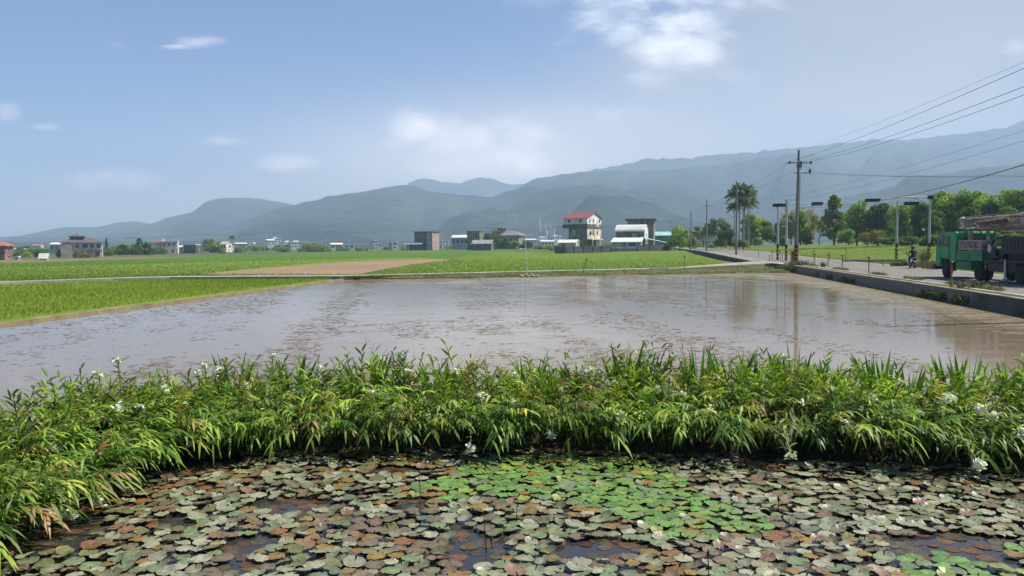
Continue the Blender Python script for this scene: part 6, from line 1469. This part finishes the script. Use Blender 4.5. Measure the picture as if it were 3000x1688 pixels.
for (pts, r, m_, nm_) in [([(-.62, -1.2, 2.78), (-.66, -5, 2.74), (-.6, -9.8, 2.84)], .055, M_rust, 'hydraulic_ram'), ([(.62, -1.6, 2.78), (.62, -9.8, 2.8)], .055, M_rust, 'hydraulic_ram'), ([(-.5, -5.2, 2.70), (-.55, -8.8, 2.62)], .10, M_pale, 'hydraulic_ram'), ([(-.3, -.6, 3.52), (.1, -5, 3.60), (-.1, -9, 3.66)], .035, M_rust, 'drill_rod'), ([(.1, -.3, 3.50), (.2, -5, 3.55), (.3, -9, 3.6)], .04, M_pale, 'drill_rod'), ([(-.66, -2.2, 3.1), (-.62, -4.6, 2.9), (-.58, -7, 3.15)], .03, M_rust, 'hose')]:
    b = MB(); b.tube(pts, r, 8); b.build(nm_, m_, tk)
q6 = random.Random(4)
for i in range(30):
    y_ = q6.uniform(-9, -1.2); l_ = q6.uniform(1.6, 4.2); x_ = q6.uniform(-.5, .5); z_ = q6.uniform(2.9, 3.68); b = MB()
    b.tube([(x_, y_, z_), (x_+q6.uniform(-.25, .25), max(-10.6, y_-l_), z_+q6.uniform(-.22, .18))], q6.uniform(.03, .075), 7); b.build('loose_rod', q6.choice([M_pale, M_rust, M_pinkp]), tk)
# dark machinery amidships and behind
b = MB(); b.b2(-1.08, 1.02, -9.9, -6.35, 1.50, 2.34); b.build('engine_housing', mat('dark_housing', (.012, .014, .012), .6, .3, 1.5), tk, bevel=.05)
b = MB()
for i in range(9): b.b2(-1.095, -1.08, -9.5+i*.35, -9.3+i*.35, 1.65, 2.2)
b.build('grille', M_mach, tk)
b = MB(); b.b2(-.85, .85, -6.2, -4.75, .86, 1.75); b.lathe((-.7, -5.3, 1.45), 'X', [(-.3, .05), (-.28, .34), (-.12, .34), (-.1, .15), (.5, .15), (.52, .34), (.7, .34)], 20); b.tube([(-.9, -4.9, 1.7), (-.95, -5.3, 2.15), (-.6, -5.9, 2.4)], .06, 8); b.tube([(-1.0, -5.0, 1.2), (-1.05, -6.1, 1.3), (-1.0, -6.5, 1.0)], .05, 8); b.build('winch', M_mach, tk)
b = MB(); b.lathe((-.98, -5.0, 1.75), 'X', [(-.03, .05), (-.02, .22), (.02, .22), (.03, .05)], 16); b.build('hand_wheel', M_chrome, tk)
b = MB(); [b.tube([(-1.0+.05*i, -4.7, 1.8+.12*i), (-.9, -5.7, 1.9+.1*i), (-.7, -6.4, 2.0+.06*i)], .03, 6) for i in range(4)]; b.build('hose', mat('olive_hose', (.22, .24, .12), .7, .3, 4), tk)
b = MB(); b.b2(-1.05, -.7, -7.9, -5.0, .55, 1.02); b.b2(.7, 1.05, -7.9, -5.0, .55, 1.02); b.b2(-.68, .68, -9.8, -6.3, .88, 1.5); b.build('tool_locker', M_mach, tk, bevel=.02)
for s_ in (-1, 1):
    b = MB(); b.tube([(s_*1.12, -6.95, 1.2), (s_*1.12, -6.95, .18)], .06, 8); b.lathe((s_*1.12, -6.95, .12), 'Z', [(0, .2), (.06, .2), (.1, .07)], 12); b.build('outrigger', M_chrome, tk)
b = MB(); b.tube([(.9, -1.55, .9), (.9, -1.55, 2.9)], .06, 8); b.build('exhaust', M_rust, tk)
b = MB(); b.b2(-1.1, 1.1, -10.75, -10.6, .75, .95); b.build('rear_bumper', M_redm, tk)

# ------------------------------------------------------------------ scooter and rider
sp = G(2672, 785.5, .6); syaw = R(-14)
sc_ = thing('scooter', 'white and black motor scooter seen from behind, ridden away beside the meadow', 'scooter', (sp.x, sp.y, .602), syaw)
M_sw = mat('scooter_white', (.72, .72, .70), .3, .06, 3, coat=.5); M_sb = mat('scooter_black', (.02, .02, .022), .4, .2, 4)
b = MB(); b.prism([(-.85, .62), (-.80, .82), (-.45, .86), (-.05, .72), (.10, .42), (.42, .36), (.48, .28), (-.15, .26), (-.45, .40)], -.16, .16, 'X'); b.build('body', M_sb, sc_, bevel=.04)
for s_ in (-1, 1):
    b = MB(); b.prism([(-.92, .66), (-.86, .80), (-.40, .76), (-.15, .52), (-.40, .44), (-.70, .52)], *sorted((s_*.165, s_*.20)), 'X'); b.build('side_panel', M_sw, sc_, bevel=.012)
b = MB(); b.prism([(.40, .30), (.50, .32), (.62, .98), (.52, 1.02), (.44, .60)], -.20, .20, 'X'); b.build('leg_shield', M_sw, sc_, bevel=.03)
b = MB(); b.prism([(-.88, .82), (-.80, .88), (-.30, .86), (.0, .76), (-.02, .72), (-.45, .78)], -.15, .15, 'X'); b.build('seat', M_sb, sc_, bevel=.02)
for y in (-.62, .68):
    b = MB(); b.lathe((0, y, .26), 'X', [(-.05, .16), (-.06, .22), (-.035, .26), (.035, .26), (.06, .22), (.05, .16)], 22); w_ = b.build('wheel', M_tyre, sc_, smooth=True); b = MB(); b.lathe((0, y, .26), 'X', [(-.055, .05), (-.05, .165), (.05, .165), (.055, .05)], 16); b.build('rim', M_chrome, w_)
b = MB(); b.tube([(0, .68, .26), (0, .56, .95)], .03, 8); b.tube([(-.34, .42, 1.04), (-.12, .55, 1.02), (.12, .55, 1.02), (.34, .42, 1.04)], .018, 8); b.build('handlebar', M_sb, sc_)
for s_ in (-1, 1): b = MB(); b.tube([(s_*.24, .48, 1.04), (s_*.32, .46, 1.24)], .008, 6); b.box((s_*.34, .45, 1.27), (.12, .03, .08)); b.build('mirror', M_sb, sc_)
b = MB(); b.box((0, -.93, .56), (.24, .015, .14), 0, -.2); b.build('number_plate', mat('plate_white', (.8, .8, .78), .5, .03, 3), sc_)
b = MB(); b.box((0, -.90, .74), (.22, .03, .07)); b.build('tail_light', mat('tail_red', (.45, .02, .02), .3, .1, 3), sc_)
b = MB(); b.prism([(-.62, .52), (-.60, .56), (-.95, .50), (-.93, .44)], -.09, .09, 'X'); b.build('mudguard', M_sb, sc_)
b = MB(); b.tube([(.2, -.15, .3), (.2, -.8, .36)], [.03, .055], 10); b.build('exhaust', M_chrome, sc_)
# rider: one continuous skinned figure; clothing colours come from face height regions
M_jack = mat('dark_jacket', (.022, .024, .032), .85, .3, 6); M_skin = mat('skin', (.42, .26, .18), .6, .1, 6); M_trs = mat('dark_trousers', (.03, .03, .035), .85, .3, 6)
rd = thing('rider_root', None, None) if False else None
J = [((0, -.32, .92), .155), ((0, -.30, 1.08), .150), ((0, -.25, 1.25), .165), ((0, -.20, 1.40), .150), ((0, -.17, 1.49), .062), ((0, -.13, 1.60), .088), ((0, -.11, 1.70), .092),   # pelvis..head 0-6
     ((-.19, -.20, 1.38), .072), ((-.31, -.05, 1.16), .050), ((-.30, .26, 1.06), .038), ((-.31, .40, 1.05), .034),
     ((.19, -.20, 1.38), .072), ((.31, -.05, 1.16), .050), ((.30, .26, 1.06), .038), ((.31, .40, 1.05), .034),
     ((-.12, -.26, .90), .095), ((-.20, .12, .84), .078), ((-.17, .14, .42), .052), ((-.17, .28, .36), .040),
     ((.12, -.26, .90), .095), ((.20, .12, .84), .078), ((.17, .14, .42), .052), ((.17, .28, .36), .040)]
E = [(0,1), (1,2), (2,3), (3,4), (4,5), (5,6), (3,7), (7,8), (8,9), (9,10), (3,11), (11,12), (12,13), (13,14), (0,15), (15,16), (16,17), (17,18), (0,19), (19,20), (20,21), (21,22)]
me = bpy.data.meshes.new('person'); me.from_pydata([j[0] for j in J], E, []); person = link('person', me)
sk = person.modifiers.new('Skin', 'SKIN')
try:
    lay = me.skin_vertices[0].data
    for i, (_, r_) in enumerate(J): lay[i].radius = (r_, r_*.82 if i < 4 else r_)
    lay[0].use_root = True
except Exception as ex: print('skin', ex)
ss = person.modifiers.new('Sub', 'SUBSURF'); ss.levels = 2; ss.render_levels = 2
dg = bpy.context.evaluated_depsgraph_get(); ev = person.evaluated_get(dg); m2 = bpy.data.meshes.new_from_object(ev); person.modifiers.clear(); person.data = m2
m2.materials.clear(); [m2.materials.append(m_) for m_ in (M_jack, M_skin, M_trs)]
for p in m2.polygons:
    c = p.center; p.material_index = 1 if (c.z > 1.47 and abs(c.x) < .14) or (abs(c.x) > .22 and c.y > .28) else (2 if c.z < .98 and not abs(c.x) > .27 else 0); p.use_smooth = True
person.location = (sp.x, sp.y, .602); person.rotation_euler = (0, 0, syaw); tag(person, 'person in a dark jacket and black helmet riding the scooter away from the viewer', 'person')
b = MB(); b.lathe((0, -.12, 1.66), 'Z', [(-.13, .10), (-.08, .138), (0, .145), (.08, .128), (.13, .075), (.15, .01)], 18); b.build('helmet', M_sb, person, smooth=True)
for s_ in (-1, 1):
    b = MB()
    for k in range(4): b.tube([(s_*(.285+.02*k), .40, 1.055), (s_*(.285+.02*k), .455, 1.06), (s_*(.285+.02*k), .45, 1.025), (s_*(.285+.02*k), .42, 1.01)], .009, 6)
    b.tube([(s_*.275, .38, 1.05), (s_*.262, .42, 1.03), (s_*.268, .44, 1.015)], .010, 6); b.build('fingers', M_skin, person)
    b = MB(); b.prism([(.10, .30), (.38, .30), (.38, .35), (.22, .41), (.10, .42)], *sorted((s_*.12, s_*.22)), 'X'); b.build('shoe', M_sb, person, bevel=.02)
# ------------------------------------------------------------------ haze
hz = MB(); hz.b2(-9500, 9500, -300, 6700, -8, 860)
hm = bpy.data.materials.new('haze'); hm.use_nodes = True; t = hm.node_tree; t.nodes.clear()
pv = N(t, 'ShaderNodeVolumePrincipled'); pv.inputs['Density'].default_value = 2.25e-4
pv.inputs['Color'].default_value = (.585, .75, .985, 1); pv.inputs['Anisotropy'].default_value = 0.1
o = N(t, 'ShaderNodeOutputMaterial'); L(t, pv.outputs[0], o.inputs['Volume'])
structure('haze', hz.mesh('haze', hm), 'stuff')
